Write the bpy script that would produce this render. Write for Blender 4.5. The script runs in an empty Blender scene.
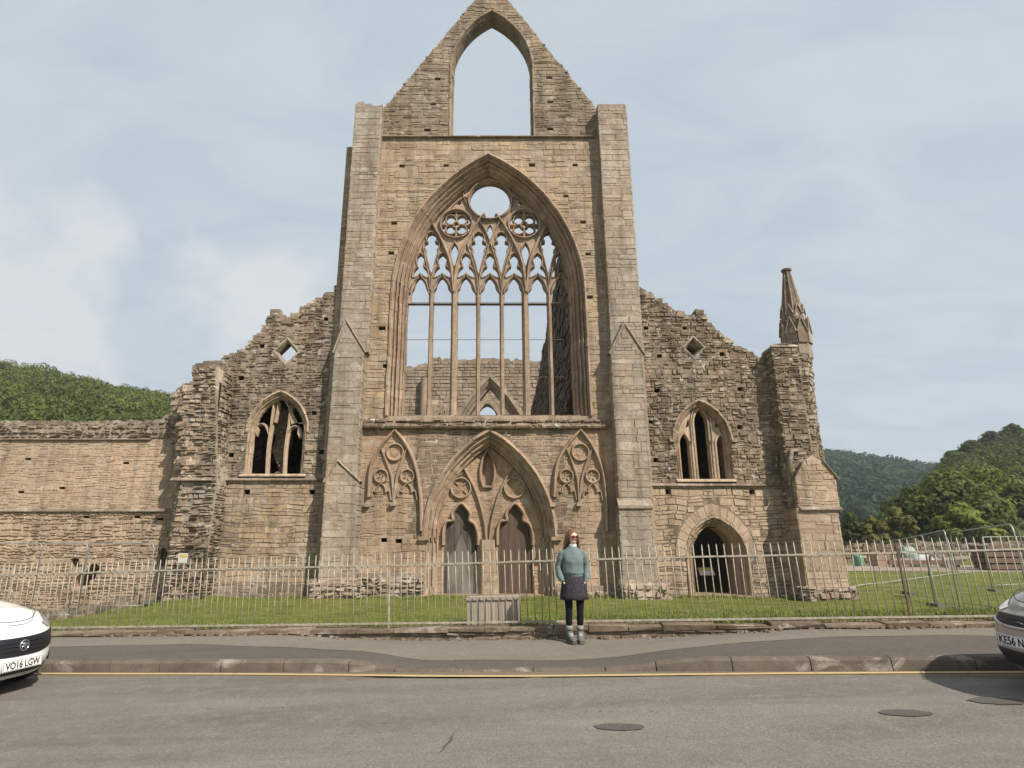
import bpy, bmesh, math, random
from mathutils import Vector, Matrix
from mathutils.geometry import delaunay_2d_cdt
from mathutils import noise as mno
random.seed(7)
C = bpy.context.scene.collection
SC = bpy.context.scene
# ---------------------------------------------------------------- camera constants
FPX, CX, CY, TH, CAMH = 580.0, 490.0, 384.0, math.radians(15.05), 1.5
F = 23.5            # distance of the west front's main wall face
ct, st = math.cos(TH), math.sin(TH)
def W(px, py, Y):
    """world X, Z of a point measured on the photograph, for a vertical plane at distance Y"""
    u = (px-CX)/FPX; v = (CY-py)/FPX
    t = Y/(ct-v*st)
    return (u*t, CAMH+(st+v*ct)*t)
def L(pts, Y): return [W(a, b, Y) for a, b in pts]
def XP(px, py, Y): return W(px, py, Y)[0]
def ZP(py, Y): return W(CX, py, Y)[1]
def lerp(a, b, t): return a+(b-a)*t
def sstep(a, b, x):
    t = max(0.0, min(1.0, (x-a)/(b-a))); return t*t*(3-2*t)

# ---------------------------------------------------------------- mesh builder
class MB:
    def __init__(s): s.v = []; s.f = []; s.m = []; s.sm = []
    def add(s, vs, fs, m=0, smooth=False):
        o = len(s.v); s.v += [tuple(p) for p in vs]
        for f in fs:
            s.f.append(tuple(i+o for i in f)); s.m.append(m); s.sm.append(smooth)
    def box(s, x0, x1, y0, y1, z0, z1, m=0, jit=0.0):
        j = (lambda: random.uniform(-jit, jit)) if jit else (lambda: 0.0)
        vs = [(x+j(), y+j(), z+j()) for z in (z0, z1) for y in (y0, y1) for x in (x0, x1)]
        s.add(vs, [(0,2,3,1),(4,5,7,6),(0,1,5,4),(2,6,7,3),(0,4,6,2),(1,3,7,5)], m)
    def bar(s, p, q, r, n=6, m=0, r2=None, smooth=True, cap=True):
        p = Vector(p); q = Vector(q); d = (q-p)
        if d.length < 1e-6: return
        d.normalize(); a = d.orthogonal().normalized(); b = d.cross(a); r2 = r if r2 is None else r2
        vs = []
        for c, rr in ((p, r), (q, r2)):
            for i in range(n):
                t = 2*math.pi*i/n; vs.append(c+a*(rr*math.cos(t))+b*(rr*math.sin(t)))
        fs = [(i, (i+1)%n, n+(i+1)%n, n+i) for i in range(n)]
        s.add(vs, fs, m, smooth)
        if cap:
            s.add(vs[:n], [tuple(range(n))[::-1]], m); s.add(vs[n:], [tuple(range(n))], m)
    def tube(s, pts, r, n=6, m=0):
        pts = [Vector(p) for p in pts]; rings = []; prev = None
        for i, p in enumerate(pts):
            d = (pts[min(i+1, len(pts)-1)]-pts[max(i-1, 0)]).normalized()
            if prev is None: a = d.orthogonal().normalized()
            else: a = (prev-d*prev.dot(d)).normalized()
            prev = a; b = d.cross(a); rr = r[i] if isinstance(r, (list, tuple)) else r
            rings.append([p+a*(rr*math.cos(2*math.pi*k/n))+b*(rr*math.sin(2*math.pi*k/n)) for k in range(n)])
        vs = [q for R in rings for q in R]
        fs = [(i*n+k, i*n+(k+1)%n, (i+1)*n+(k+1)%n, (i+1)*n+k) for i in range(len(pts)-1) for k in range(n)]
        fs.append(tuple(range(n))[::-1]); fs.append(tuple((len(pts)-1)*n+k for k in range(n)))
        s.add(vs, fs, m, True)
    def rings(s, rs, m=0, closed=True, smooth=True, cap0=True, cap1=True):
        n = len(rs[0]); vs = [q for R in rs for q in R]; fs = []
        for i in range(len(rs)-1):
            for k in range(n if closed else n-1):
                fs.append((i*n+k, i*n+(k+1)%n, (i+1)*n+(k+1)%n, (i+1)*n+k))
        s.add(vs, fs, m, smooth)
        if closed and cap0: s.add(rs[0], [tuple(range(n))[::-1]], m)
        if closed and cap1: s.add(rs[-1], [tuple(range(n))], m)
OFF = {}
def obj(name, mb, mats, parent=None, local=False, **props):
    me = bpy.data.meshes.new(name)
    off = Vector((0,0,0))
    if parent is not None: off = OFF.get(parent.name, Vector((0,0,0)))
    vs = mb.v if (local or off.length == 0) else [(a-off.x, b-off.y, c-off.z) for a, b, c in mb.v]
    me.from_pydata(vs, [], mb.f)
    if not isinstance(mats, (list, tuple)): mats = [mats]
    for m in mats: me.materials.append(m)
    me.polygons.foreach_set('material_index', mb.m)
    me.polygons.foreach_set('use_smooth', mb.sm)
    me.update()
    o = bpy.data.objects.new(name, me); C.objects.link(o)
    if parent is not None:
        o.parent = parent; OFF[o.name] = Vector((0,0,0)) if local else off
    for k, v in props.items(): o[k] = v
    return o
def thing(name, label, cat, loc=(0,0,0), rz=0.0, group=None):
    o = bpy.data.objects.new(name, None); C.objects.link(o); o.location = loc; o.rotation_euler = (0,0,rz)
    o.empty_display_size = 0.2
    o['label'] = label; o['category'] = cat
    if group: o['group'] = group
    OFF[o.name] = Vector(loc); return o
def tag(o, label, cat, group=None):
    o['label'] = label; o['category'] = cat
    if group: o['group'] = group
    return o
def centre_origin(o):
    """move a single-mesh thing's origin to its base"""
    me = o.data; n = len(me.vertices)
    xs = [v.co.x for v in me.vertices]; ys = [v.co.y for v in me.vertices]; zs = [v.co.z for v in me.vertices]
    c = Vector(((min(xs)+max(xs))/2, (min(ys)+max(ys))/2, min(zs)))
    me.transform(Matrix.Translation(-c)); o.location = c; return o
def dup(o, parent=None):
    c = o.copy(); C.objects.link(c)
    if parent is not None: c.parent = parent
    for ch in list(o.children): dup(ch, c)
    return c

# ---------------------------------------------------------------- materials
def mat(name):
    m = bpy.data.materials.new(name); m.use_nodes = True
    nt = m.node_tree; b = nt.nodes['Principled BSDF']; return m, nt, b
def N(nt, t, **kw):
    n = nt.nodes.new(t)
    for k, v in kw.items():
        if k.startswith('_'): n.inputs[k[1:].replace('_', ' ')].default_value = v
        else: setattr(n, k, v)
    return n
def ramp(nt, fac, stops, interp='LINEAR'):
    r = N(nt, 'ShaderNodeValToRGB'); r.color_ramp.interpolation = interp
    e = r.color_ramp.elements
    while len(e) < len(stops): e.new(0.5)
    for el, (p, c) in zip(e, stops):
        el.position = p; el.color = (c[0], c[1], c[2], 1) if isinstance(c, (tuple, list)) else (c, c, c, 1)
    if fac is not None: nt.links.new(fac, r.inputs['Fac'])
    return r
def mix(nt, fac, a, b, mode='MIX'):
    n = N(nt, 'ShaderNodeMix', data_type='RGBA', blend_type=mode)
    for idx, val in ((0, fac), (6, a), (7, b)):
        if isinstance(val, bpy.types.NodeSocket): nt.links.new(val, n.inputs[idx])
        elif idx == 0: n.inputs[0].default_value = val
        else: n.inputs[idx].default_value = (val[0], val[1], val[2], 1)
    return n.outputs[2]
def noise(nt, vec, scale, detail=4, rough=0.55, dist=0.0):
    n = N(nt, 'ShaderNodeTexNoise', _Scale=scale, _Detail=detail, _Roughness=rough, _Distortion=dist)
    if vec is not None: nt.links.new(vec, n.inputs['Vector'])
    return n.outputs['Fac']
def mapping(nt, vec, sc):
    n = N(nt, 'ShaderNodeMapping'); n.inputs['Scale'].default_value = sc
    nt.links.new(vec, n.inputs['Vector']); return n.outputs['Vector']
def bump(nt, b, h, strength=0.4, dist=0.02):
    n = N(nt, 'ShaderNodeBump', _Strength=strength, _Distance=dist)
    nt.links.new(h, n.inputs['Height']); nt.links.new(n.outputs['Normal'], b.inputs['Normal'])
def plain(name, col, rough=0.6, metal=0.0, var=0.0, vs=6.0, bumpd=0.0, spec=None):
    m, nt, b = mat(name)
    b.inputs['Roughness'].default_value = rough; b.inputs['Metallic'].default_value = metal
    if spec is not None: b.inputs['Specular IOR Level'].default_value = spec
    b.inputs['Base Color'].default_value = (*col, 1)
    if var:
        tc = N(nt, 'ShaderNodeTexCoord').outputs['Object']
        f = noise(nt, tc, vs, 6, 0.6)
        r = ramp(nt, f, [(0.3, tuple(c*(1-var) for c in col)), (0.7, tuple(min(1, c*(1+var)) for c in col))])
        nt.links.new(r.outputs[0], b.inputs['Base Color'])
        if bumpd: bump(nt, b, f, 0.6, bumpd)
    return m
def stone(name, cols, stain=(0.09,0.07,0.05), stain_lo=0.52, stain_hi=0.72, stain_amt=0.7, lichen=0.0, lichen_col=(0.62,0.59,0.52), grey=0.0, bd=0.03, fine=1.0, pits=0.8, streak=0.8, tint=(0.97,0.905,0.915)):
    """masonry: each stone takes a colour of its own, then weather stains, lichen and grain"""
    m, nt, b = mat(name)
    cols = [(c[0]*tint[0], c[1]*tint[1], c[2]*tint[2]) for c in cols]
    geo = N(nt, 'ShaderNodeNewGeometry'); tc = N(nt, 'ShaderNodeTexCoord').outputs['Object']
    k = len(cols)
    base = ramp(nt, geo.outputs['Random Per Island'], [(i/max(1, k-1), c) for i, c in enumerate(cols)]).outputs[0]
    g = noise(nt, tc, 7.0, 8, 0.65)
    gr = ramp(nt, g, [(0.25, (0.58,0.57,0.56)), (0.5, (1,1,1)), (0.8, (1.22,1.2,1.16))]).outputs[0]
    col = mix(nt, 0.85*fine, base, gr, 'MULTIPLY')
    big = noise(nt, tc, 0.45, 5, 0.6)
    col = mix(nt, 0.75, col, ramp(nt, big, [(0.3, (0.72,0.70,0.68)), (0.6, (1.06,1.03,1.0))]).outputs[0], 'MULTIPLY')
    if grey:
        gn = noise(nt, mapping(nt, tc, (0.5,0.5,0.25)), 1.1, 4, 0.6)
        col = mix(nt, ramp(nt, gn, [(0.42, 0.0), (0.62, grey)]).outputs[0], col, (0.26,0.24,0.21))
    s = noise(nt, mapping(nt, tc, (1.3,1.3,0.28)), 0.9, 7, 0.68, 0.4)
    col = mix(nt, ramp(nt, s, [(stain_lo, 0.0), (stain_hi, stain_amt)]).outputs[0], col, stain)
    s2 = noise(nt, tc, 2.3, 7, 0.7)
    col = mix(nt, ramp(nt, s2, [(0.56, 0.0), (0.72, 0.55*stain_amt)]).outputs[0], col, stain)
    # rain streaks running down from ledges, and patches where the face has been renewed or has scaled off
    st1 = noise(nt, mapping(nt, tc, (2.6,2.6,0.16)), 1.0, 6, 0.62, 0.25)
    col = mix(nt, ramp(nt, st1, [(0.50, 0.0), (0.68, 0.62*streak)]).outputs[0], col, tuple(c*1.1 for c in stain))
    blot = noise(nt, mapping(nt, tc, (1,1,1.4)), 1.7, 8, 0.66, 0.6)
    col = mix(nt, ramp(nt, blot, [(0.32, 0.55*streak), (0.46, 0.0)]).outputs[0], col, (0.17,0.135,0.10))
    col = mix(nt, ramp(nt, blot, [(0.56, 0.0), (0.68, 0.62*streak)]).outputs[0], col, (0.47,0.425,0.36))
    pit = noise(nt, tc, 13.0, 9, 0.72)
    col = mix(nt, ramp(nt, pit, [(0.30, 0.62*pits), (0.44, 0.0)]).outputs[0], col, tuple(c*0.9 for c in stain))
    pale = noise(nt, tc, 5.5, 7, 0.7)
    col = mix(nt, ramp(nt, pale, [(0.55, 0.0), (0.74, 0.45*pits)]).outputs[0], col, tuple(min(0.6, c*1.5) for c in cols[0]))
    if lichen:
        l = noise(nt, tc, 3.4, 5, 0.62)
        col = mix(nt, ramp(nt, l, [(0.60, 0.0), (0.66, lichen)]).outputs[0], col, lichen_col)
    nt.links.new(col, b.inputs['Base Color'])
    b.inputs['Roughness'].default_value = 0.92; b.inputs['Specular IOR Level'].default_value = 0.15
    h = noise(nt, tc, 11.0, 8, 0.7)
    bump(nt, b, h, 0.8, bd)
    return m

M = {}
M['ochre'] = stone('ochre_sandstone', [(0.40,0.31,0.195),(0.46,0.365,0.24),(0.35,0.265,0.165),(0.43,0.35,0.25),(0.50,0.39,0.24),(0.30,0.24,0.165),(0.52,0.44,0.33)], stain_amt=0.5, stain_lo=0.48, grey=0.35, tint=(0.96,0.905,0.94))
M['gable'] = stone('weathered_gable_stone', [(0.36,0.29,0.20),(0.29,0.235,0.16),(0.41,0.34,0.24),(0.25,0.20,0.14)], stain_amt=0.66, stain_lo=0.42, stain_hi=0.64, grey=0.4, lichen=0.25, streak=1.0)
M['rubble'] = stone('grey_brown_rubble', [(0.34,0.27,0.195),(0.20,0.155,0.11),(0.41,0.345,0.26),(0.26,0.20,0.135),(0.56,0.50,0.41),(0.16,0.125,0.09),(0.36,0.28,0.19),(0.44,0.38,0.30)], stain_amt=0.8, stain_lo=0.42, stain_hi=0.64, lichen=0.55, grey=0.3, pits=1.0, streak=1.15, tint=(0.86,0.815,0.81))
M['buttress'] = stone('grey_buff_ashlar', [(0.36,0.31,0.245),(0.41,0.355,0.28),(0.32,0.27,0.21),(0.38,0.32,0.24),(0.47,0.415,0.335),(0.30,0.245,0.18)], stain_amt=0.5, stain_lo=0.45, grey=0.55, bd=0.03, streak=0.95, lichen=0.2)
M['plinth'] = stone('pale_core_rubble', [(0.42,0.37,0.30),(0.26,0.21,0.16),(0.52,0.48,0.41),(0.32,0.26,0.19),(0.46,0.38,0.28)], stain_amt=0.6, lichen=0.6, lichen_col=(0.68,0.65,0.58), bd=0.05)
M['warm'] = stone('warm_dressed_stone', [(0.40,0.30,0.20),(0.36,0.26,0.17),(0.44,0.34,0.235),(0.41,0.29,0.185)], stain_amt=0.5, stain_lo=0.5, grey=0.3, bd=0.02)
M['mould'] = stone('moulded_freestone', [(0.37,0.29,0.205),(0.44,0.35,0.25),(0.33,0.25,0.175),(0.40,0.315,0.225)], stain_amt=0.5, stain_lo=0.48, grey=0.25, bd=0.025)
M['trac'] = stone('tracery_freestone', [(0.37,0.29,0.21),(0.41,0.335,0.25),(0.33,0.26,0.19)], stain_amt=0.6, stain_lo=0.45, bd=0.025)
M['cream'] = stone('cream_freestone', [(0.42,0.35,0.255),(0.45,0.375,0.275),(0.39,0.32,0.235)], stain_amt=0.4, bd=0.015)
M['darklich'] = stone('lichened_panel_stone', [(0.31,0.25,0.18),(0.24,0.19,0.135),(0.36,0.29,0.21),(0.28,0.22,0.155)], stain=(0.07,0.056,0.042), stain_amt=0.75, stain_lo=0.40, stain_hi=0.6, lichen=0.5, lichen_col=(0.66,0.64,0.58))
M['precinct'] = stone('buff_precinct_rubble', [(0.46,0.375,0.27),(0.40,0.32,0.225),(0.50,0.41,0.30),(0.36,0.28,0.195),(0.44,0.35,0.25)], stain_amt=0.35, grey=0.2)
M['cope'] = stone('lichened_coping', [(0.27,0.225,0.17),(0.20,0.16,0.12),(0.38,0.34,0.28),(0.17,0.135,0.10)], stain_amt=0.6, stain_lo=0.42, lichen=0.45)
M['inner'] = stone('interior_rubble', [(0.30,0.245,0.175),(0.36,0.30,0.22),(0.25,0.20,0.145),(0.40,0.34,0.26)], stain_amt=0.65, stain_lo=0.46, grey=0.3)
M['dim'] = stone('shade_dark_inner_stone', [(0.13,0.105,0.08),(0.16,0.13,0.10),(0.10,0.08,0.06)], stain_amt=0.6)  # shade of the nave's south side and aisles put into a darker stone colour
M['kerbwall'] = stone('lichened_kerb_wall', [(0.21,0.17,0.125),(0.15,0.12,0.09),(0.28,0.235,0.18),(0.18,0.135,0.095)], stain_amt=0.6, stain_lo=0.45, lichen=0.35, tint=(1.0,0.97,0.96))

def wood(name, c0, c1, pale=None):
    m, nt, b = mat(name); tc = N(nt, 'ShaderNodeTexCoord').outputs['Object']
    geo = N(nt, 'ShaderNodeNewGeometry')
    g = noise(nt, mapping(nt, tc, (14,14,0.7)), 2.0, 6, 0.6)
    col = ramp(nt, g, [(0.3, c0), (0.7, c1)]).outputs[0]
    col = mix(nt, 0.5, col, ramp(nt, geo.outputs['Random Per Island'], [(0, (0.65,0.65,0.65)), (1, (1.15,1.12,1.1))]).outputs[0], 'MULTIPLY')
    if pale:
        w = noise(nt, mapping(nt, tc, (2.2,2.2,0.6)), 1.2, 5, 0.6)
        col = mix(nt, ramp(nt, w, [(0.45, 0.0), (0.62, 0.8)]).outputs[0], col, pale)
    nt.links.new(col, b.inputs['Base Color']); b.inputs['Roughness'].default_value = 0.85
    bump(nt, b, g, 0.5, 0.01); return m
M['door_grey'] = wood('weathered_grey_oak', (0.035,0.026,0.02), (0.085,0.066,0.052), (0.12,0.10,0.085))
M['door_brown'] = wood('weathered_brown_oak', (0.05,0.031,0.02), (0.115,0.074,0.05))
M['pale_board'] = wood('bleached_board', (0.085,0.072,0.06), (0.15,0.13,0.112), (0.19,0.17,0.15))
M['board'] = wood('silvered_boards', (0.29,0.24,0.195), (0.36,0.31,0.255))
M['plank'] = wood('brown_timber', (0.11,0.065,0.045), (0.17,0.105,0.075))
M['ply'] = wood('pale_plywood', (0.30,0.20,0.14), (0.36,0.25,0.18))
M['iron'] = plain('galvanised_railing', (0.33,0.295,0.23), 0.65, 0.15, 0.35, 14)
M['galv'] = plain('galvanised_tube', (0.33,0.34,0.34), 0.5, 0.5, 0.15, 9)
M['wire'] = plain('fence_wire', (0.30,0.31,0.31), 0.55, 0.5)
M['rust'] = plain('rusty_steel', (0.13,0.085,0.06), 0.8, 0.2, 0.3, 9)
M['dark'] = plain('black_plastic', (0.012,0.012,0.014), 0.5)
M['rubber'] = plain('tyre_rubber', (0.02,0.02,0.02), 0.85)
M['blockw'] = plain('rubber_block', (0.12,0.115,0.10), 0.9, 0, 0.2)

# ---------------------------------------------------------------- masonry
def inside(loops, x, z):
    c = False
    for lp in loops:
        n = len(lp); j = n-1
        for i in range(n):
            (xi, zi), (xj, zj) = lp[i], lp[j]
            if (zi > z) != (zj > z) and x < (xj-xi)*(z-zi)/(zj-zi)+xi: c = not c
            j = i
    return c
def spans(loops, z):
    xs = []
    for lp in loops:
        n = len(lp)
        for i in range(n):
            (x0, z0), (x1, z1) = lp[i], lp[(i+1) % n]
            if (z0 > z) != (z1 > z): xs.append(x0+(x1-x0)*(z-z0)/(z1-z0))
    xs.sort(); return [(xs[i], xs[i+1]) for i in range(0, len(xs)-1, 2)]
def isect(A, B):
    out = []
    for a0, a1 in A:
        for b0, b1 in B:
            lo, hi = max(a0, b0), min(a1, b1)
            if hi-lo > 0.03: out.append((lo, hi))
    return out
def slab(mb, loops, y0, y1, m=0, mp=None):
    mp = mp or (lambda x, z, y: (x, y, z))
    vs = []; es = []
    for lp in loops:
        o = len(vs); vs += [Vector(p) for p in lp]
        es += [(o+i, o+(i+1) % len(lp)) for i in range(len(lp))]
    r = delaunay_2d_cdt(vs, es, [], 0, 1e-5)
    V, T = r[0], r[2]; tri = []
    for t in T:
        cx = sum(V[i].x for i in t)/3; cz = sum(V[i].y for i in t)/3
        if inside(loops, cx, cz): tri.append(tuple(t))
    mb.add([mp(p.x, p.y, y0) for p in V], tri, m)
    mb.add([mp(p.x, p.y, y1) for p in V], [t[::-1] for t in tri], m)
    for lp in loops:
        n = len(lp)
        vs2 = [mp(x, z, y0) for x, z in lp]+[mp(x, z, y1) for x, z in lp]
        mb.add(vs2, [(i, (i+1) % n, n+(i+1) % n, n+i) for i in range(n)], m)
def stones(mb, loops, ch=(0.16,0.30), w=(0.25,0.75), joint=0.012, dep=(0.02,0.05), bev=0.015, jit=0.006, split=0.0, m=0, y0=0.0, mp=None, skip=0.0, mfun=None, sink=0.06, warp=0.0):
    """lay courses of single stones over a face; each stone is its own block standing a little proud"""
    mp0 = mp or (lambda x, z, y: (x, y, z))
    def mp(x, z, y):
        if warp:
            e = min(1.0, max(0.0, (z-zlo_)/0.3))*min(1.0, max(0.0, (zhi_-z)/0.3))
            z += warp*e*(mno.noise(Vector((x*0.9, z*1.1, y0*0.37+5.3)))*1.2+0.6*mno.noise(Vector((x*2.6, z*2.2, 1.7))))
        return mp0(x, z, y)
    zlo_ = min(p[1] for p in loops[0]); zhi_ = max(p[1] for p in loops[0])
    zs = [p[1] for p in loops[0]]; z = min(zs); zmax = max(zs); R = random.uniform
    while z < zmax-0.03:
        h = R(*ch); z1 = min(z+h, zmax)
        e = min(0.004, (z1-z)*0.1)
        iv = isect(isect(isect(spans(loops, z+e), spans(loops, z1-e)), spans(loops, (z+z1)/2)), spans(loops[:1], (z+z1)/2))
        for a, b in iv:
            x = a
            while x < b-0.02:
                ww = R(*w)
                if h < 0.2*(ch[0]+ch[1]): ww *= 0.8
                x1 = x+ww
                if b-x1 < w[0]*0.6: x1 = b
                cells = [(x, x1, z, z1)]
                if split and random.random() < split and z1-z > 0.12:
                    zm = lerp(z, z1, R(0.35, 0.65)); cells = [(x, x1, z, zm), (x, x1, zm, z1)]
                    if x1-x > 0.4 and random.random() < 0.6:
                        xm = lerp(x, x1, R(0.35, 0.65)); cells = [(x, xm, z, zm), (xm, x1, z, zm), (x, x1, zm, z1)]
                for (p0, p1, q0, q1) in cells:
                    if skip and random.random() < skip: continue
                    j = joint/2; d = R(*dep); b2 = min(bev, (p1-p0)*0.3, (q1-q0)*0.3)
                    o = [(p0+j, q0+j), (p1-j, q0+j), (p1-j, q1-j), (p0+j, q1-j)]
                    o = [(u+R(-jit, jit), v+R(-jit, jit)) for u, v in o]
                    cxm = (p0+p1)/2; czm = (q0+q1)/2
                    f4 = []
                    for u, v in o:
                        f4.append((u+(b2 if u < cxm else -b2), v+(b2 if v < czm else -b2)))
                    tx = R(-0.35, 0.35)*dep[1]*0.6; tz = R(-0.3, 0.3)*dep[1]*0.6
                    fr = []
                    for u, v in f4:
                        dd = d+tx*(u-cxm)/max(0.1, p1-p0)*2+tz*(v-czm)/max(0.1, q1-q0)*2
                        fr.append(mp(u, v, y0-max(0.004, dd)))
                    bk = [mp(u, v, y0+sink) for u, v in o]
                    mm = mfun(cxm, czm) if mfun else m
                    mb.add(bk+fr, [(4,5,6,7),(0,1,5,4),(1,2,6,5),(2,3,7,6),(3,0,4,7)], mm)
                x = x1
        z = z1
RUB = dict(ch=(0.09,0.24), w=(0.11,0.42), joint=0.022, dep=(0.0,0.058), bev=0.022, jit=0.02, split=0.4, warp=0.05, skip=0.03)
ASH = dict(ch=(0.15,0.38), w=(0.25,1.0), joint=0.005, dep=(0.002,0.024), bev=0.012, jit=0.007, split=0.08, warp=0.03)
MID = dict(ch=(0.10,0.30), w=(0.16,0.78), joint=0.010, dep=(0.0,0.027), bev=0.016, jit=0.012, split=0.3, warp=0.08, skip=0.02)
CORE = dict(ch=(0.12,0.26), w=(0.14,0.42), joint=0.03, dep=(0.0,0.16), bev=0.035, jit=0.03, split=0.3)

def mitre(path, closed=False):
    n = len(path); out = []
    for i in range(n):
        p = Vector(path[i])
        a = Vector(path[(i-1) % n]) if (closed or i > 0) else None
        b = Vector(path[(i+1) % n]) if (closed or i < n-1) else None
        ds = []
        if a is not None and (p-a).length > 1e-6: ds.append((p-a).normalized())
        if b is not None and (b-p).length > 1e-6: ds.append((b-p).normalized())
        ns = [Vector((d.y, -d.x)) for d in ds]      # right-hand normal
        if len(ns) == 2:
            s = ns[0]+ns[1]
            if s.length < 1e-4: s = ns[0]
            s.normalize(); k = 1/max(0.45, s.dot(ns[0])); out.append(s*k)
        else: out.append(ns[0])
    return out
def sweep(mb, path, prof, y0, m=0, closed=False, smooth=False, seg=0):
    """sweep a profile of (inward offset, depth) along a path in the wall plane"""
    nm = mitre(path, closed); n = len(path); k = len(prof)
    if seg:      # broken into separate voussoirs
        i = 0
        while i < n-1:
            j = min(n-1, i+random.choice((1, 1, 2)) if seg == 1 else i+seg)
            vs = []; dj = random.uniform(-0.014, 0.014); oj = random.uniform(-0.010, 0.010)
            for q in range(i, j+1):
                ee = [(random.uniform(-0.012, 0.012), random.uniform(-0.014, 0.014)) if 0 < t_ < k-1 else (0, 0) for t_ in range(k)]
                vs += [(path[q][0]+nm[q].x*(o+oj+ee[t_][0]), y0+d+dj+ee[t_][1], path[q][1]+nm[q].y*(o+oj+ee[t_][0])) for t_, (o, d) in enumerate(prof)]
            fs = [(a*k+b, a*k+b+1, (a+1)*k+b+1, (a+1)*k+b) for a in range(j-i) for b in range(k-1)]
            mb.add(vs, fs, m, smooth); i = j
        return
    vs = []
    for q in range(n): vs += [(path[q][0]+nm[q].x*o, y0+d, path[q][1]+nm[q].y*o) for o, d in prof]
    fs = [(a*k+b, a*k+b+1, ((a+1) % n)*k+b+1, ((a+1) % n)*k+b) for a in range(n if closed else n-1) for b in range(k-1)]
    mb.add(vs, fs, m, smooth)
def rib(mb, path, w, d, y0, m=0, closed=False):
    y0 += random.uniform(-0.006, 0.006); h = w/2
    sweep(mb, path, [(-h, d), (-h, d*0.62), (-h*0.35, d*0.16), (-h*0.3, 0), (h*0.3, 0), (h*0.35, d*0.16), (h, d*0.62), (h, d), (-h, d)], y0, m, closed)
    if not closed:
        for e in (0, -1):
            p = path[e]; q = path[1 if e == 0 else -2]; dv = (Vector(q)-Vector(p)).normalized(); nx = Vector((dv.y, -dv.x))
            a = Vector(p)-nx*h; b = Vector(p)+nx*h
            mb.add([(a.x, y0+d, a.y), (a.x, y0+d*0.62, a.y), (p[0], y0, p[1]), (b.x, y0+d*0.62, b.y), (b.x, y0+d, b.y)], [(0,1,2,3,4)], m)
def arc_half(x0, zs, xa, za, n=10):
    w = abs(xa-x0); h = za-zs; R = (w*w+h*h)/(2*w); sg = 1 if xa > x0 else -1
    cx = x0+sg*R; a1 = math.atan2(h, (R-w)); out = []
    for i in range(n+1):
        a = a1*i/n; out.append((cx-sg*R*math.cos(a), zs+R*math.sin(a)))
    return out
def arch(xl, xr, zs, za, zb=None, n=10, jb=False):
    xa = (xl+xr)/2
    p = arc_half(xl, zs, xa, za, n)+arc_half(xr, zs, xa, za, n)[::-1][1:]
    if zb is not None:
        k = max(1, int((zs-zb)/0.42)) if jb else 1
        p = [(xl, lerp(zb, zs, i/k)) for i in range(k)]+p+[(xr, lerp(zs, zb, (i+1)/k)) for i in range(k)]
    return p
def circ(cx, cz, r, n=24, a0=0.0): return [(cx+r*math.cos(a0-2*math.pi*i/n), cz+r*math.sin(a0-2*math.pi*i/n)) for i in range(n)]
def smooth_path(pts, sub=5):
    out = []; P = [Vector(p) for p in pts]; P = [P[0]*2-P[1]]+P+[P[-1]*2-P[-2]]
    for i in range(1, len(P)-2):
        a, b, c, d = P[i-1:i+3]
        for k in range(sub):
            t = k/sub
            out.append(tuple(0.5*((2*b)+(c-a)*t+(2*a-5*b+4*c-d)*t*t+(3*b-a-3*c+d)*t**3)))
    out.append(tuple(P[-2])); return out
def rag(p, q, n, amp, rnd=None):
    """a broken masonry edge between two points: small random steps"""
    out = []
    for i in range(n):
        t = i/n; x = lerp(p[0], q[0], t); z = lerp(p[1], q[1], t)
        out.append((x+random.uniform(-amp, amp)*0.4, z+random.uniform(-amp, amp)))
    return out
def ragline(pts, n=5, amp=0.12):
    out = []
    for a, b in zip(pts[:-1], pts[1:]): out += [a]+rag(a, b, n, amp)[1:]
    return out+[pts[-1]]
def loose_top(mb, pts, y0, y1, n, s0, s1, m=0):
    """single stones left standing along a broken wall head"""
    ln = [math.dist(a, b) for a, b in zip(pts[:-1], pts[1:])]; tot = sum(ln)
    for k in range(n):
        r = random.uniform(0, tot); i = 0
        while i < len(ln)-1 and r > ln[i]: r -= ln[i]; i += 1
        t = r/max(1e-6, ln[i]); x = lerp(pts[i][0], pts[i+1][0], t); z = lerp(pts[i][1], pts[i+1][1], t)
        s = random.uniform(s0, s1); h = s*random.uniform(0.4, 0.8); y = y0+random.uniform(-0.06, 0.02) if random.random() < 0.75 else random.uniform(y0, y1)
        mb.box(x-s, x+s, y, y+random.uniform(0.25, 0.5), z-h*1.4, z+h*random.uniform(0.2, 1.0), m, jit=s*0.22)
def rect(x0, x1, z0, z1): return [(x0, z0), (x1, z0), (x1, z1), (x0, z1)]
# ================================================================= THE RUINED ABBEY
ZG = -0.6
abbey = thing('ruined_abbey', 'roofless grey and ochre stone abbey ruin with a great traceried window and steep gable', 'abbey', (0, F, ZG))
ZF = -1.0           # masonry runs a little into the ground
def gz(x):
    return -0.6-0.85*sstep(10.5, 17.0, -x)

# ---- central wall -------------------------------------------------
xl = XP(341, 225, F); xr = XP(634, 225, F)
zs1 = ZP(137.5, F)                       # string course under the gable
zt = ZP(147, F)
xgl = XP(381, 137, F); xgr = XP(596, 137, F)
# great window
wl, wr = XP(391, 350, F), XP(586.5, 350, F)
wzs, wza, wzb = ZP(292, F), ZP(156, F), ZP(416, F)
GW = arch(wl, wr, wzs, wza, wzb, 16, True)
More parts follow.
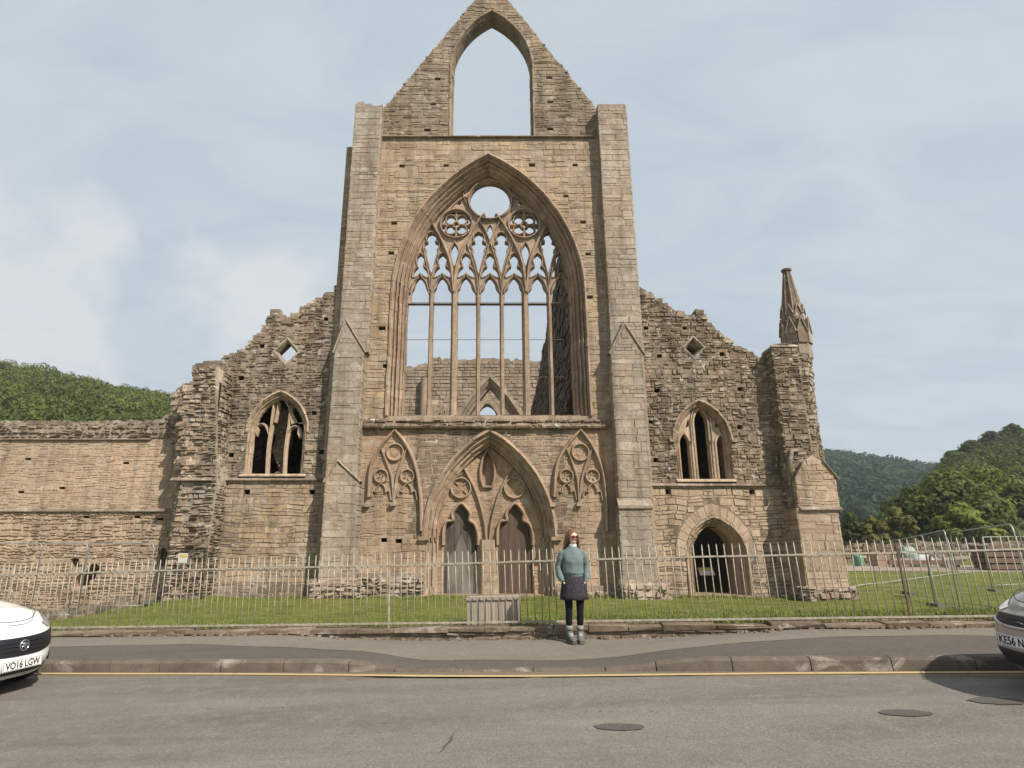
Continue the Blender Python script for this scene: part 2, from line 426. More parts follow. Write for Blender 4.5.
# west portal
pl, pr = XP(426, 535, F), XP(553.5, 535, F)
pzs, pza = ZP(538, F), ZP(433, F)
PO = arch(pl, pr, pzs, pza, ZF-0.3, 14)
puts = []
for px, py in [(402,166),(446,165.5),(532,165),(575,165),(394,223),(391,253),(390,328),(386,366),(566,196),(583,222),(588,254),(585,290),(590,297),(382,328),
               (384,540),(398.5,541)]:
    x, z = W(px, py, F); s = random.uniform(0.09, 0.13)
    puts.append(rect(x-s*1.25, x+s*1.25, z-s*0.8, z+s*0.8))
mb = MB()
outer = [(xl, ZF), (xl, zt)]+ragline([(xl, zt), (xgl-0.55, zt+0.1)], 3, 0.08)[1:]+[(xgl-0.5, zs1), (xgr+0.5, zs1), (xgr+0.6, zt+0.1), (xr, zt), (xr, ZF)]
slab(mb, [outer, GW, PO]+puts, F, F+1.9)
zsill = ZP(421, F)
up = [(xl, zsill), (xl, zt), (xgl-0.5, zt+0.05), (xgl-0.5, zs1), (xgr+0.5, zs1), (xgr+0.5, zt), (xr, zt), (xr, zsill)]
stones(mb, [up, GW]+puts, y0=F, **MID)
# the darker, lichened field under the sill and the warm panels at either side
def lowm(x, z):
    px = x*FPX/23+490
    if abs(x) < 2.9 and z > 3.0-abs(x)*0.1: return 1
    if 2.2 < abs(x) < 3.1 and z > 1.6+random.uniform(-.4, .4): return 1
    return 2
low = [(xl, ZF), (xl, zsill), (xr, zsill), (xr, ZF)]
stones(mb, [low, PO]+puts, y0=F, mfun=lowm, **{**MID, 'ch': (0.16, 0.28)})
cw = obj('west_wall', mb, [M['ochre'], M['darklich'], M['warm']], abbey)

# string course under the gable, dark drip below it
mb = MB()
sc_x0, sc_x1 = XP(381, 137, F)-0.05, XP(594, 137, F)
def string(mb, x0, x1, z, y, h=0.13, d=0.14, m=0, seg=0.9):
    x = x0
    while x < x1-0.05:
        e = min(x1, x+random.uniform(seg*0.6, seg*1.4)); j = random.uniform(-0.012, 0.012)
        vs = []
        for xx in (x+0.004, e-0.004):
            vs += [(xx, y+0.05, z+h*0.9), (xx, y-d*0.15, z+h*0.9), (xx, y-d+j, z+h*0.25+j), (xx, y-d+j, z-h*0.05), (xx, y-d*0.5, z-h*0.1), (xx, y+0.05, z-h*0.1)]
        mb.add(vs, [(i, i+1, 7+i, 6+i) for i in range(5)]+[(0,5,4,3,2,1), (6,7,8,9,10,11)], m)
        x = e
string(mb, sc_x0, sc_x1, zs1-0.04, F, 0.14, 0.15)
obj('string_course', mb, M['cope'], abbey)

# ---- gable ---------------------------------------------------------
FG = F+0.12
mb = MB()
gl = W(382.5, 110, FG); gr = W(598, 110, FG); ga = W(491.5, -17, FG)
gzb = zs1+0.05
ol, orr = XP(451.5, 100, FG), XP(532.5, 100, FG)
ozs, oza = ZP(68, FG), ZP(11.5, FG)
GO = arch(ol, orr, ozs, oza, gzb+0.02, 14, True)
tl = W(474, 1, FG); tr = W(508.5, 1, FG)
gout = [(gl[0], gzb), gl]+rag(gl, tl, 26, 0.05)[1:]+[tl, (tl[0]+0.3, tl[1]+0.55), (ga[0]-0.25, tl[1]+0.6), (ga[0]+0.3, tl[1]+0.5), (tr[0]-0.2, tl[1]+0.45), tr]+rag(tr, gr, 26, 0.05)[1:]+[gr, (gr[0], gzb)]
gp = []
for px, py in [(437.5,79),(433,104),(427,130),(549,77.5),(550,102),(550,129)]:
    x, z = W(px, py, FG); gp.append(rect(x-0.14, x+0.14, z-0.08, z+0.08))
GOf = [(ol, gzb-0.2)]+GO[1:-1]+[(orr, gzb-0.2)]
notch = gout+[]
outer_g = [p for p in gout]
# the opening reaches the string course, so the gable is one outline that goes round it
outer_g = [(gl[0], gzb)]+outer_g[1:-1]+[(gr[0], gzb), (orr, gzb)]+GO[1:-1][::-1]+[(ol, gzb)]
slab(mb, [outer_g]+gp, FG, FG+1.0)
stones(mb, [outer_g]+gp, y0=FG, **{**MID, 'ch': (0.11, 0.25), 'dep': (0.0, 0.034)})
loose_top(mb, [gl, tl], FG, FG+0.6, 16, 0.03, 0.07); loose_top(mb, [tr, gr], FG, FG+0.6, 16, 0.03, 0.07)
gab = obj('gable', mb, M['gable'], abbey)
mb = MB()
sweep(mb, GO, [(-0.10, 0.02), (-0.10, -0.05), (-0.03, -0.06), (0.0, 0.0), (0.02, 0.12), (0.06, 0.10), (0.07, 0.2), (0.06, 0.75), (-0.1, 1.02)], FG, 0, seg=1)
obj('gable_opening_moulding', mb, M['gable'], gab)
# coping along the two slopes
for a, b in ((gl, tl), (tr, gr)):
    mb = MB(); n = 15
    for i in range(n):
        p = (lerp(a[0], b[0], i/n), lerp(a[1], b[1], i/n)); q = (lerp(a[0], b[0], (i+0.93)/n), lerp(a[1], b[1], (i+0.93)/n))
        d = Vector((q[0]-p[0], q[1]-p[1])).normalized(); nx = Vector((-d.y, d.x))
        if nx.y < 0: nx = -nx
        h = random.uniform(0.03, 0.13); f = FG-random.uniform(-0.02, 0.09)
        vs = []
        for y in (f, FG+1.05):
            for (u, v) in ((p, 0), (q, 0), (q, h), (p, h)):
                w0 = Vector(u)+nx*(v-0.08); vs.append((w0.x, y, w0.y))
        mb.add(vs, [(0,1,2,3), (7,6,5,4), (0,4,5,1), (3,2,6,7), (0,3,7,4), (1,5,6,2)])


# ---- great window ---------------------------------------------------
mb = MB()
prof = [(-0.12, 0.03), (-0.12, -0.09), (-0.04, -0.11), (0.0, 0.0), (0.035, 0.12), (0.10, 0.04), (0.135, 0.13), (0.145, 0.26), (0.19, 0.28), (0.24, 0.17), (0.275, 0.24),
        (0.285, 0.36), (0.33, 0.42), (0.38, 0.36), (0.41, 0.42), (0.41, 0.52), (0.45, 0.58), (0.48, 0.54), (0.50, 0.6), (0.51, 0.75), (0.51, 1.1), (0.1, 1.92)]
sweep(mb, GW, prof, F, 0, seg=1)
gwin = obj('great_window', mb, M['mould'], abbey)
YT = F+0.76
zb_t = ZP(417, YT)-0.3
mb = MB()     # sill with broken edge
sx0, sx1 = XP(365, 424, F), XP(607, 424, F)
slope = [(0, 0)]
x = sx0
while x < sx1:
    e = min(sx1, x+random.uniform(0.3, 0.8)); z0 = ZP(427.5, F-0.15); z1 = ZP(418.5, F)+random.uniform(-0.03, 0.05); f = F-0.2-random.uniform(0, 0.09)
    inw = wl+0.05 < (x+e)/2 < wr-0.05
    yb = F+0.3 if inw else F+0.02
    zt_ = z1+(0.14 if inw else 0.02)
    vs = []
    for xx in (x+0.006, e-0.006):
        vs += [(xx, F+0.05, z0-0.10), (xx, f+0.03, z0-0.02), (xx, f, z0+0.05), (xx, f+0.06, z0+0.14), (xx, F-0.01, z1), (xx, yb, zt_)]
    mb.add(vs, [(i, i+1, 7+i, 6+i) for i in range(5)]+[(0,5,4,3,2,1), (6,7,8,9,10,11)])
    x = e
mb.box(wl-0.02, wr+0.02, F+0.25, F+1.9, wzb-0.25, ZP(417.5, YT))
stones(mb, [rect(sx0, sx1, ZP(426.8, F-0.2), ZP(419.3, F-0.2))], y0=F-0.17, **{**CORE, 'ch': (0.10, 0.2), 'w': (0.15, 0.6), 'dep': (0.0, 0.09)})
obj('window_sill', mb, M['darklich'], gwin)
for px in (430.2, 453.8, 478, 502, 526, 550.6):
    X = XP(px, 340, YT); big = px in (453.8, 526)
    mb = MB(); w = 0.31 if big else 0.19; zz = zb_t; zend = ZP(286, YT)
    while zz < zend-0.05:           # drums with fine joints
        e = min(zend, zz+random.uniform(0.6, 1.3)); jx = random.uniform(-0.006, 0.006)
        prf = [(-w*0.5, 0.46), (-w*0.5, 0.2), (-w*0.22, 0.04), (-w*0.18, 0), (w*0.18, 0), (w*0.22, 0.04), (w*0.5, 0.2), (w*0.5, 0.46)]
        mb.rings([[(X+jx+a, YT-0.02+d, zz+0.004) for a, d in prf], [(X+jx+a, YT-0.02+d, e-0.003) for a, d in prf]], smooth=False)
        zz = e
    obj('mullion', mb, M['trac'], gwin)
# tracery: a pierced stone plate with moulded ribs laid over its lines
mb = MB()
wTl, wTr = XP(406.5, 350, YT), XP(573.5, 350, YT)
def T(pts): return [W(a, b, YT) for a, b in pts]
def TS(pts, sub=5): return smooth_path(T(pts), sub)
def mir(pts): return [(980-a, b) for a, b in pts]
xs_m = [XP(p, 340, YT) for p in (430.2, 453.8, 478, 502, 526, 550.6)]
def hole(c, half, sub=3):
    """closed opening from its right half, (dx, y) from the top down"""
    r = [(c+a, b) for a, b in half]; l = [(c-a, b) for a, b in half[::-1] if a > 0]
    P = T(r+l); P.append(P[0]); return smooth_path(P, sub)[:-1]
heads = [419.8, 442.0, 465.8, 490, 514, 537.8, 560.8]
HL = []
for k, c in enumerate(heads):
    hw = 8.6 if k in (0, 6) else 9.1
    HL.append(T([(c+hw, 302.70), (c+hw, 294)])+smooth_path(T([(c+hw, 294), (c+hw*0.97, 291), (c+6.2, 287.5), (c+5.2, 284.5), (c+4.4, 281.5), (c, 276.5), (c-4.4, 281.5), (c-5.2, 284.5), (c-6.2, 287.5), (c-hw*0.97, 291), (c-hw, 294)]), 3)+T([(c-hw, 302.70)]))
bottle = [(0,253),(3.3,255.8),(4.2,259.6),(3.0,264),(3.0,265.6),(5.8,268),(7.9,271.6),(8.2,276.2),(4.0,274.8),(0,272.4)]
tall = [(0,232),(3.7,234),(4.7,238),(3.3,241),(6.4,242.4),(7.2,246),(5.1,248.8),(5.6,251.5),(3.6,258),(1.8,265),(0,272)]
for k, c in enumerate([420.3, 442.2, 465.8, 490, 514.2, 537.8, 559.7]): HL.append(hole(c, [(a*(0.86 if k in (0, 6) else 1), b) for a, b in bottle]))
for c in (431.4, 478.6, 501.4, 548.6): HL.append(hole(c, tall))
for c in (454.4, 525.6): HL.append(hole(c, [(0,242.5),(3.0,247.5),(3.6,253),(2.0,259),(0,265)]))
HL.append(hole(490, [(0,223.5),(1.6,226),(2.9,230),(1.6,235),(0,238.5)]))
HL.append(T([(456,203.5),(461.5,199.5),(460.8,204.5)])); HL.append(T([(524,203.5),(518.5,199.5),(519.2,204.5)]))
HL.append(T([(439,219),(442.6,213),(443,219.5)])); HL.append(T([(541,219),(537.4,213),(537,219.5)]))
bcx, bcz = W(490, 200, YT); R0 = XP(510, 200, YT)-bcx; HL.append(circ(bcx, bcz, R0, 40))
SCI = []
for px in (456.2, 524.2):
    cx, cz = W(px, 223.6, YT); R1 = XP(px+14.6, 223.6, YT)-cx; SCI.append((cx, cz, R1)); HL.append(circ(cx, cz, R1, 28))
big_o = arch(wTl-0.05, wTr+0.05, wzs, wza-0.42, ZP(302.75, YT), 16)
slab(mb, [big_o]+HL, YT+0.07, YT+0.34)
for h_ in HL[:20]:        # chamfered, slightly raised edges round the lights
    P = h_ if True else h_
    a2 = sum(P[i][0]*P[(i+1) % len(P)][1]-P[(i+1) % len(P)][0]*P[i][1] for i in range(len(P)))
    if a2 > 0: P = P[::-1]
    if h_ in HL[:7]: continue
    sweep(mb, P, [(-0.075, 0.08), (-0.06, 0.0), (-0.03, -0.012), (0.0, 0.10)], YT+0.02+random.uniform(-0.004, 0.004), 0, closed=True)
for side in (lambda p: p, mir):
    rib(mb, TS(side([(453.6,292),(452.4,276),(449.5,259),(440.5,238),(431,221)])), 0.19, 0.3, YT-0.10)
    rib(mb, TS(side([(453.9,292),(455.2,276),(458.2,261),(467,240),(477,223),(484,214)])), 0.19, 0.3, YT-0.10)
    rib(mb, TS(side([(430,290),(428.8,276),(425.5,259),(423,246)])), 0.08, 0.2, YT-0.03)
    rib(mb, TS(side([(430.3,290),(431.8,276),(436.3,257),(440.5,240)])), 0.08, 0.2, YT-0.03)
    rib(mb, TS(side([(478,290),(476.6,276),(471.4,257),(466.5,242)])), 0.08, 0.2, YT-0.03)
    rib(mb, TS(side([(478.2,290),(479.8,276),(485.2,257),(490.5,240),(496.5,227),(503,218)])), 0.09, 0.22, YT-0.04)
    rib(mb, TS(side([(446,214),(454,204.5),(464,197),(468.5,199)])), 0.10, 0.22, YT-0.04)
    rib(mb, TS(side([(463.5,191.5),(464,198),(468.5,206)])), 0.08, 0.2, YT-0.03)
    rib(mb, TS(side([(478,217),(471,211),(468.5,203)])), 0.12, 0.24, YT-0.05)
for a, b in zip(heads, heads[1:]): pass
for k, c in enumerate(heads):     # ogee hoods over the light heads
    hw = 10.2 if k not in (0, 6) else 9.4
    rib(mb, TS([(c-hw, 293), (c-hw+1.2, 288), (c-6, 281.5), (c-2.2, 277.2), (c, 273.2), (c+2.2, 277.2), (c+6, 281.5), (c+hw-1.2, 288), (c+hw, 293)]), 0.085, 0.2, YT-0.045)
rib(mb, circ(bcx, bcz, R0+0.07, 40), 0.15, 0.34, YT-0.10, closed=True)
for sgn, (cx, cz, R1) in zip((-1, 1), SCI):
    rib(mb, circ(cx, cz, R1+0.06, 28), 0.13, 0.32, YT-0.08, closed=True)
    for ang in (0.785, 2.356, 3.927, 5.498):
        rib(mb, circ(cx+R1*0.52*math.cos(ang), cz+R1*0.52*math.sin(ang), R1*0.37, 14), 0.10, 0.26, YT+0.05, closed=True)
    rib(mb, circ(cx, cz, R1*0.24, 10), 0.10, 0.26, YT+0.05, closed=True)
    for ang in (0, math.pi/2, math.pi, 1.5*math.pi):
        rib(mb, [(cx+R1*math.cos(ang), cz+R1*math.sin(ang)), (cx+R1*0.62*math.cos(ang), cz+R1*0.62*math.sin(ang))], 0.24, 0.26, YT+0.06)
obj('tracery', mb, M['trac'], gwin)
mb = MB()
for py in (302.5, 339.5, 377):
    z = ZP(py, YT+0.1); mb.bar((wTl-0.05, YT+0.12, z), (wTr+0.05, YT+0.12, z), 0.014, 5)
obj('saddle_bar', mb, M['rust'], gwin)

# ---- west portal ----------------------------------------------------
mb = MB()
hood = arch(pl, pr, pzs, pza, None, 14)
sweep(mb, hood, [(-0.16, 0.03), (-0.16, -0.10), (-0.06, -0.14), (0.0, -0.04), (0.0, 0.04)], F, 0, seg=2)
profp = [(0.0, -0.01), (0.05, 0.08), (0.10, 0.06), (0.13, 0.10), (0.13, 0.22), (0.19, 0.27), (0.25, 0.23), (0.28, 0.27), (0.28, 0.38), (0.34, 0.45), (0.39, 0.41), (0.42, 0.46), (0.43, 0.72), (0.43, 0.9)]
sweep(mb, arch(pl, pr, pzs, pza, ZG-0.3, 14), profp, F, 0, seg=1)
for X, s in ((pl-0.06, -1), (pr+0.10, 1)):       # hood stops
    mb.box(X-0.2, X+0.2, F-0.16, F+0.02, pzs-0.09, pzs+0.05, jit=0.01)
for X, s in ((pl, 1), (pr, -1)):       # capitals and bases of the jamb shafts
    for o, d in ((0.05, 0.10), (0.19, 0.27), (0.34, 0.45)):
        mb.bar((X+s*o, F+d-0.03, pzs-0.14), (X+s*o, F+d-0.03, pzs+0.02), 0.05, 8, r2=0.10)
        mb.bar((X+s*o, F+d-0.03, ZG-0.2), (X+s*o, F+d-0.03, ZG+0.35), 0.12, 8, r2=0.07)
portal = obj('west_portal', mb, M['mould'], abbey)
YP = F+0.62
tyl, tyr = pl+0.40, pr-0.40
tyo = arch(tyl, tyr, pzs, pza-0.43*1.25, ZG-0.3, 12)
def tre(pts): return smooth_path(L(pts, YP), 4)
DH = []
for pxs in ((443.3, 478.2, 461.2), (497.2, 532.8, 515)):
    a, b, c = pxs; zb_ = ZG-0.35
    hd = [(a, 545), (a+0.2, 530), (a+3.5, 521.5), (c-8.5, 520), (c-9.0, 513.5), (c-5, 507.5), (c, 503.5), (c+5, 507.5), (c+9.0, 513.5), (c+8.5, 520), (b-3.5, 524), (b-0.4, 533), (b, 545)]
    P = tre(hd); DH.append([(P[0][0], zb_)]+P+[(P[-1][0], zb_)])
ves = []
vx, vz = W(487.5, 472, YP)
vr = arc_half(vx-0.30, vz, vx, vz+0.92, 6)+arc_half(vx+0.30, vz, vx, vz+0.92, 6)[::-1][1:]
vb = [(x, 2*vz-z) for x, z in vr][::-1][1:-1]
VES = vr+[(x, max(z, vz-0.62)) for x, z in vb]
mb = MB()
slab(mb, [tyo, DH[0], DH[1], VES], YP, YP+0.28)
stones(mb, [tyo, DH[0], DH[1], VES], y0=YP, **{**MID, 'ch': (0.14, 0.24), 'dep': (0.004, 0.02), 'jit': 0.004})
ty = obj('tympanum', mb, M['warm'], portal)
mb = MB()
slab(mb, [[(x, z) for x, z in VES]], YP+0.24, YP+0.27)
obj('niche_back', mb, M['warm'], portal)
mb = MB()
rib(mb, VES, 0.15, 0.24, YP-0.14, closed=True)
for px in (461, 514.3):
    cx, cz = W(px, 488, YP); r = XP(px+9.8, 488, YP)-cx
    rib(mb, circ(cx, cz, r, 24), 0.12, 0.2, YP-0.13, closed=True)
    for k in range(4):
        a = 0.785+k*1.571; mb.bar((cx+r*0.35*math.cos(a), YP-0.03, cz+r*0.35*math.sin(a)), (cx+r*0.85*math.cos(a), YP-0.03, cz+r*0.85*math.sin(a)), 0.03, 5)
for side in (lambda p: p, lambda p: [(976-a, b) for a, b in p]):
    rib(mb, smooth_path(L(side([(486.5,541),(484,520),(478,497),(471,481),(463.5,467)]), YP), 5), 0.15, 0.24, YP-0.15)
    rib(mb, smooth_path(L(side([(463,473),(455,479),(448,492),(444,505)]), YP), 5), 0.11, 0.2, YP-0.12)
for d in DH:
    rib(mb, d[1:-1], 0.15, 0.26, YP-0.16)
    o = [(x, z+0.0) for x, z in d]
    sweep(mb, d, [(-0.02, 0.0), (0.03, 0.06), (0.03, 0.30)], YP, 0)
obj('blind_tracery', mb, M['mould'], portal)
# trumeau
mb = MB()
x0, x1 = XP(478.8, 580, YP), XP(496.6, 580, YP); z = ZG-0.3
while z < ZP(541, YP):
    e = z+random.uniform(0.3, 0.5); j = random.uniform(-0.008, 0.008)
    pr_ = [(x0+0.02, YP+0.2), (x0+0.02, YP-0.02), (x0+0.12, YP-0.16+j), (x1-0.12, YP-0.16+j), (x1-0.02, YP-0.02), (x1-0.02, YP+0.2)]
    mb.rings([[(a, b, z+0.005) for a, b in pr_], [(a, b, e-0.005) for a, b in pr_]], smooth=False); z = e
obj('central_pier', mb, M['mould'], portal)
for d, mt, lab in ((DH[0], 'door_grey', 'weathered grey plank door with a pale bleached patch'), (DH[1], 'door_brown', 'dark brown plank door')):
    mb = MB(); xa, xb = d[0][0]-0.08, d[-1][0]+0.08; n = 6; zt_ = max(z for x, z in d)+0.08
    for i in range(n):
        mb.box(lerp(xa, xb, i/n)+0.006, lerp(xa, xb, (i+1)/n)-0.006, YP+0.10+random.uniform(0, 0.012), YP+0.18, ZG-0.02, zt_)
    do = obj('door', mb, M[mt], portal, label=lab)
    if mt == 'door_grey':     # a paler cusped board panel fixed over the planks
        mb = MB(); pp = L([(447,600),(447,566),(449,556),(455,550),(458,541),(461,534),(464.5,541),(467,550),(472,556),(473.5,566),(473.5,600)], YP+0.2)
        slab(mb, [pp], YP+0.065, YP+0.095); obj('cover_panel', mb, M['pale_board'], do)
mb = MB(); mb.box(tyl, tyr, YP-0.35, YP+0.5, ZG-0.3, ZG+0.06, jit=0.01); obj('threshold', mb, M['mould'], portal)

# ---- blind tracery panels either side ---------------------------------
def panel(cx_, ap, sgn):
    mb = MB(); Y = F-0.07
    def q(pts): return L([(cx_+sgn*a, b) for a, b in pts], Y)
    def r(pts, w, d=0.14, yo=0.0):
        P = smooth_path(q(pts), 5); rib(mb, P, w, d, Y+yo)
    # hood and shafts: measured from the panel's own axis
    r([(-26.5,497),(-24,466),(-14.5,447),(0,429.5)], 0.16, 0.26, -0.12)
    r([(0,429.5),(12,446),(21,468),(25.3,497),(26.3,531)], 0.16, 0.26, -0.12)
    r([(-1.5,503),(-3,480),(-8,463),(-14,448)], 0.15, 0.18, -0.04)
    r([(-1.5,503),(1,480),(6,463),(12,448)], 0.15, 0.18, -0.04)
    x, z = W(cx_, 452, Y); rr = abs(XP(cx_+8.4, 452, Y)-x); rib(mb, circ(x, z, rr, 20), 0.12, 0.18, Y-0.05, closed=True)
    rib(mb, circ(x, z, rr*0.45, 10), 0.05, 0.08, Y+0.05, closed=True)
    for o in (-14, 12.2):
        x, z = W(cx_+sgn*o, 476, Y); rr = abs(XP(cx_+6.6, 476, Y)-XP(cx_, 476, Y))
        rib(mb, circ(x, z, rr, 16), 0.11, 0.17, Y-0.045, closed=True)
        for k in range(4):
            a = k*1.571+0.4; mb.bar((x+rr*0.3*math.cos(a), Y+0.05, z+rr*0.3*math.sin(a)), (x+rr*0.9*math.cos(a), Y+0.05, z+rr*0.9*math.sin(a)), 0.03, 5)
        r([(o-10,497),(o-8,491),(o-4.5,492),(o-4,488),(o,483.5),(o+4,488),(o+4.5,492),(o+8,491),(o+10,500)], 0.11, 0.17, -0.03)
    for o, pz in ((-1.5, 504), (-28, 505)):
        x, z = W(cx_+sgn*o, pz, Y); mb.box(x-0.11, x+0.11, Y-0.12, Y+0.06, z-0.08, z+0.06, jit=0.015)
    return mb
obj('blind_window_panel', panel(395, 429, 1), M['mould'], abbey)
obj('blind_window_panel', panel(580.5, 431, 1), M['mould'], abbey)

# ---- buttresses ---------------------------------------------------------
def stage(mb, x0, x1, z0, z1, yf, yb, st, m=0, top=None, batter=0.0, sides=True):
    """one stage of a buttress: a core with stones laid on its front and both sides"""
    nn = max(2, int((z1-z0)/0.3)); jj = lambda: random.uniform(-0.022, 0.014)
    front = [(x0, z0)]+[(x0-jj(), lerp(z0, z1, (i+random.uniform(.2, .8))/nn)) for i in range(nn)]+[(x0, z1)]+(top or [])+[(x1, z1)]+[(x1+jj(), lerp(z1, z0, (i+random.uniform(.2, .8))/nn)) for i in range(nn)]+[(x1, z0)]
    slab(mb, [front], yf, yb, m)
    stones(mb, [front], y0=yf, m=m, **st)
    for (X, sg) in ((x0, -1), (x1, 1)):
        if sides: stones(mb, [rect(yf-0.02, yb, z0, z1)], y0=0, m=m, mp=(lambda X, sg: (lambda a, b, d: (X-sg*d, a, b)))(X, sg), **st)
def pxX(px, py, Y): return XP(px, py, Y)
def buttress(S, top_rag, label=None):
    """S: list of (px left, px right, py ref, py bottom, py top, depth forward, style)"""
    mb = MB(); gl_ = []; fin_ = []; gmb = MB()
    for i, (a, b, ref, pb, pt, fwd, st, gab_) in enumerate(S):
        Y = F-fwd; x0, x1 = XP(a, ref, Y), XP(b, ref, Y); z0 = ZF if pb is None else ZP(pb, Y); z1 = ZP(pt, Y)
        top = None
        if gab_:
            ga_, gy = gab_; xa, za = W(ga_, gy, Y); top = [(xa, za)]
            for (ex, ez) in ((x0-0.06, z1-0.05), (x1+0.06, z1-0.05)):
                cm_ = MB(); d = Vector((xa-ex, za+0.08-ez)); path = [(ex, ez), (ex+d.x, ez+d.y)]
                if ex > xa: path = path[::-1]
                sweep(cm_, path, [(0.02, 0.35), (-0.05, 0.35), (-0.06, -0.03), (-0.02, -0.06), (0.02, -0.03), (0.02, 0.05)], Y, 0)
                gl_.append(cm_)
            fm = MB(); fm.bar((xa, Y+0.05, za-0.1), (xa, Y+0.02, za+0.26), 0.07, 7, r2=0.03); fin_.append(fm)
        if i == len(S)-1 and top_rag: top = [(lerp(x0, x1, t), z1+dz) for t, dz in top_rag]
        stage(mb, x0, x1, z0, z1, Y, F+0.02, st, 0, top)
        if not gab_ and i < len(S)-1 and fwd > S[i+1][5]+0.05:      # sloping weathering
            Yn = F-S[i+1][5]; w_ = random.uniform
            gmb.add([(x0-0.04, Y-0.08, z1-0.02), (x1+0.04, Y-0.08, z1-0.02), (x1+0.02, Yn+0.05, z1+0.28), (x0-0.02, Yn+0.05, z1+0.28), (x0-0.04, Y-0.08, z1-0.13), (x1+0.04, Y-0.08, z1-0.13), (x1+0.02, Yn+0.05, z1-0.13), (x0-0.02, Yn+0.05, z1-0.13)],
                    [(0,1,2,3), (4,5,1,0), (4,0,3,7), (1,5,6,2), (4,7,6,5)])
    o = obj('buttress', mb, M['buttress'], abbey)
    for g_ in gl_: obj('coping', g_, M['buttress'], o)
    for g_ in fin_: obj('finial', g_, M['buttress'], o)
    if gmb.v: obj('weathering', gmb, M['buttress'], o)
    return o
bl = buttress([(320.5, 354.5, 550, None, 481, 0.78, ASH, (337, 463)),
          (328.5, 358.8, 440, 478, 352, 0.62, ASH, (345.5, 322)),
          (342.5, 371.5, 290, 352, 104, 0.45, ASH, None)], [(0.03, 0.02), (0.1, 0.12), (0.28, 0.14), (0.35, 0.0), (0.55, 0.03), (0.7, -0.12), (0.93, -0.08)])
br = buttress([(621.5, 655, 550, None, 505, 0.80, ASH, None),
          (616, 648.5, 440, 503, 353, 0.62, ASH, (624.5, 326)),
          (605.5, 635.5, 240, 353, 104.5, 0.45, ASH, None)], [(0.1, 0.03), (0.5, 0.01), (0.9, 0.03)])
for o, (a, b), yy in ((bl, (309.5, 357), 1.0), (br, (623, 668), 1.0)):
    mb = MB(); Y = F-yy; x0, x1 = XP(a, 590, Y), XP(b, 590, Y)
    stage(mb, x0, x1, ZF-0.2, ZP(583, Y), Y, F-0.4, CORE)
    for k in range(26):
        px = random.uniform(x0, x1); s = random.uniform(0.06, 0.16)
        mb.box(px-s, px+s, Y+0.05, Y+0.4, ZP(583, Y)-0.1, ZP(583, Y)+s*0.8, jit=0.04)
    obj('rubble_plinth', mb, M['plinth'], o)
# gable return seen beside the left buttress top and a sprig of coping stones
# ---- plinth course of the central wall
mb = MB()
for a, b, top_ in ((357, 424, 573), (557, 622, 586)):
    x0, x1 = XP(a, 590, F-0.2), XP(b, 590, F-0.2); zt_ = ZP(top_, F-0.2)
    slab(mb, [rect(x0, x1, ZF, zt_)], F-0.16, F+0.02); stones(mb, [[(x0, ZF), (x0, zt_-0.1)]+ragline([(x0, zt_-0.05), (x1, zt_-0.12)], 7, 0.1)+[(x1, ZF)]], y0=F-0.16, **CORE)
    obj('rubble_footing', mb, M['plinth'], abbey); mb = MB()

# ---- left aisle wall -------------------------------------------------------
FA = F+0.05
alx = XP(177, 500, FA)
topl = L([(175.5,470),(174.5,405),(176,389),(186,384.5),(196,383),(197.5,365),(207,361.5),(221,361),(223,357),(231,355.5),(239,353.5),(251,343),(262,333),(263.5,331),(272,314.5),(273.5,312.5),(279.5,313),(281,320),(290,319),(301,310),(313,303),(322,297.5),(334,292),(338,286)], FA)
A1 = [(alx, ZF-0.9), topl[0]]+ragline(topl[1:], 3, 0.07)+[(xl+0.4, topl[-1][1]+0.1), (xl+0.4, ZF-0.9)]
wlx, wrx = XP(246.5, 450, FA), XP(304.5, 450, FA)
azs, aza, azb = ZP(432, FA), ZP(393.5, FA), ZP(474, FA)
AW = arch(wlx, wrx, azs, aza, azb, 12, True)
def diamond(px, py, w, h, Y):
    x, z = W(px, py, Y); return [(x-w, z), (x, z+h), (x+w, z), (x, z-h)]
dw = XP(286+12, 351, FA)-XP(286, 351, FA)
LZ = diamond(286.5, 351.5, dw, dw*1.12, FA)
ah = []
for px, py in [(229,416),(241,378),(231,455),(299,317),(326,319),(262,346),(322,452),(247,492),(312,492),(314,413)]:
    x, z = W(px, py, FA); s = random.uniform(0.09, 0.13); ah.append(rect(x-s, x+s, z-s*0.8, z+s*0.8))
zst = ZP(478.5, FA)
mb = MB()
slab(mb, [A1, AW, LZ]+ah, FA, FA+0.75)
hi = [(a, b) for a, b in A1]
upper = [(alx, zst)]+[p for p in A1[1:-1]]+[(xl+0.4, zst)]
stones(mb, [upper, AW, LZ]+ah, y0=FA, **RUB)
lower = [(alx, ZF-0.9), (alx, zst), (xl+0.4, zst), (xl+0.4, ZF-0.9)]
def lowfa(x, z): return 1 if z > -0.1+random.uniform(-0.1, .1) else 2
stones(mb, [lower]+ah, y0=FA, mfun=lowfa, **MID)
loose_top(mb, topl, FA, FA+0.5, 130, 0.08, 0.2)
aw1 = obj('aisle_wall', mb, [M['rubble'], M['ochre'], M['cope']], abbey)
mb = MB(); string(mb, XP(214, 478, FA), xl+0.3, zst-0.08, FA, 0.13, 0.14); obj('string_course', mb, M['cope'], aw1); mb = MB(); string(mb, XP(172, 478, FA-0.9), XP(213, 478, FA-0.9), ZP(478.5, FA-0.9)-0.08, FA-0.9, 0.13, 0.14)
obj('string_course', mb, M['cope'], aw1)
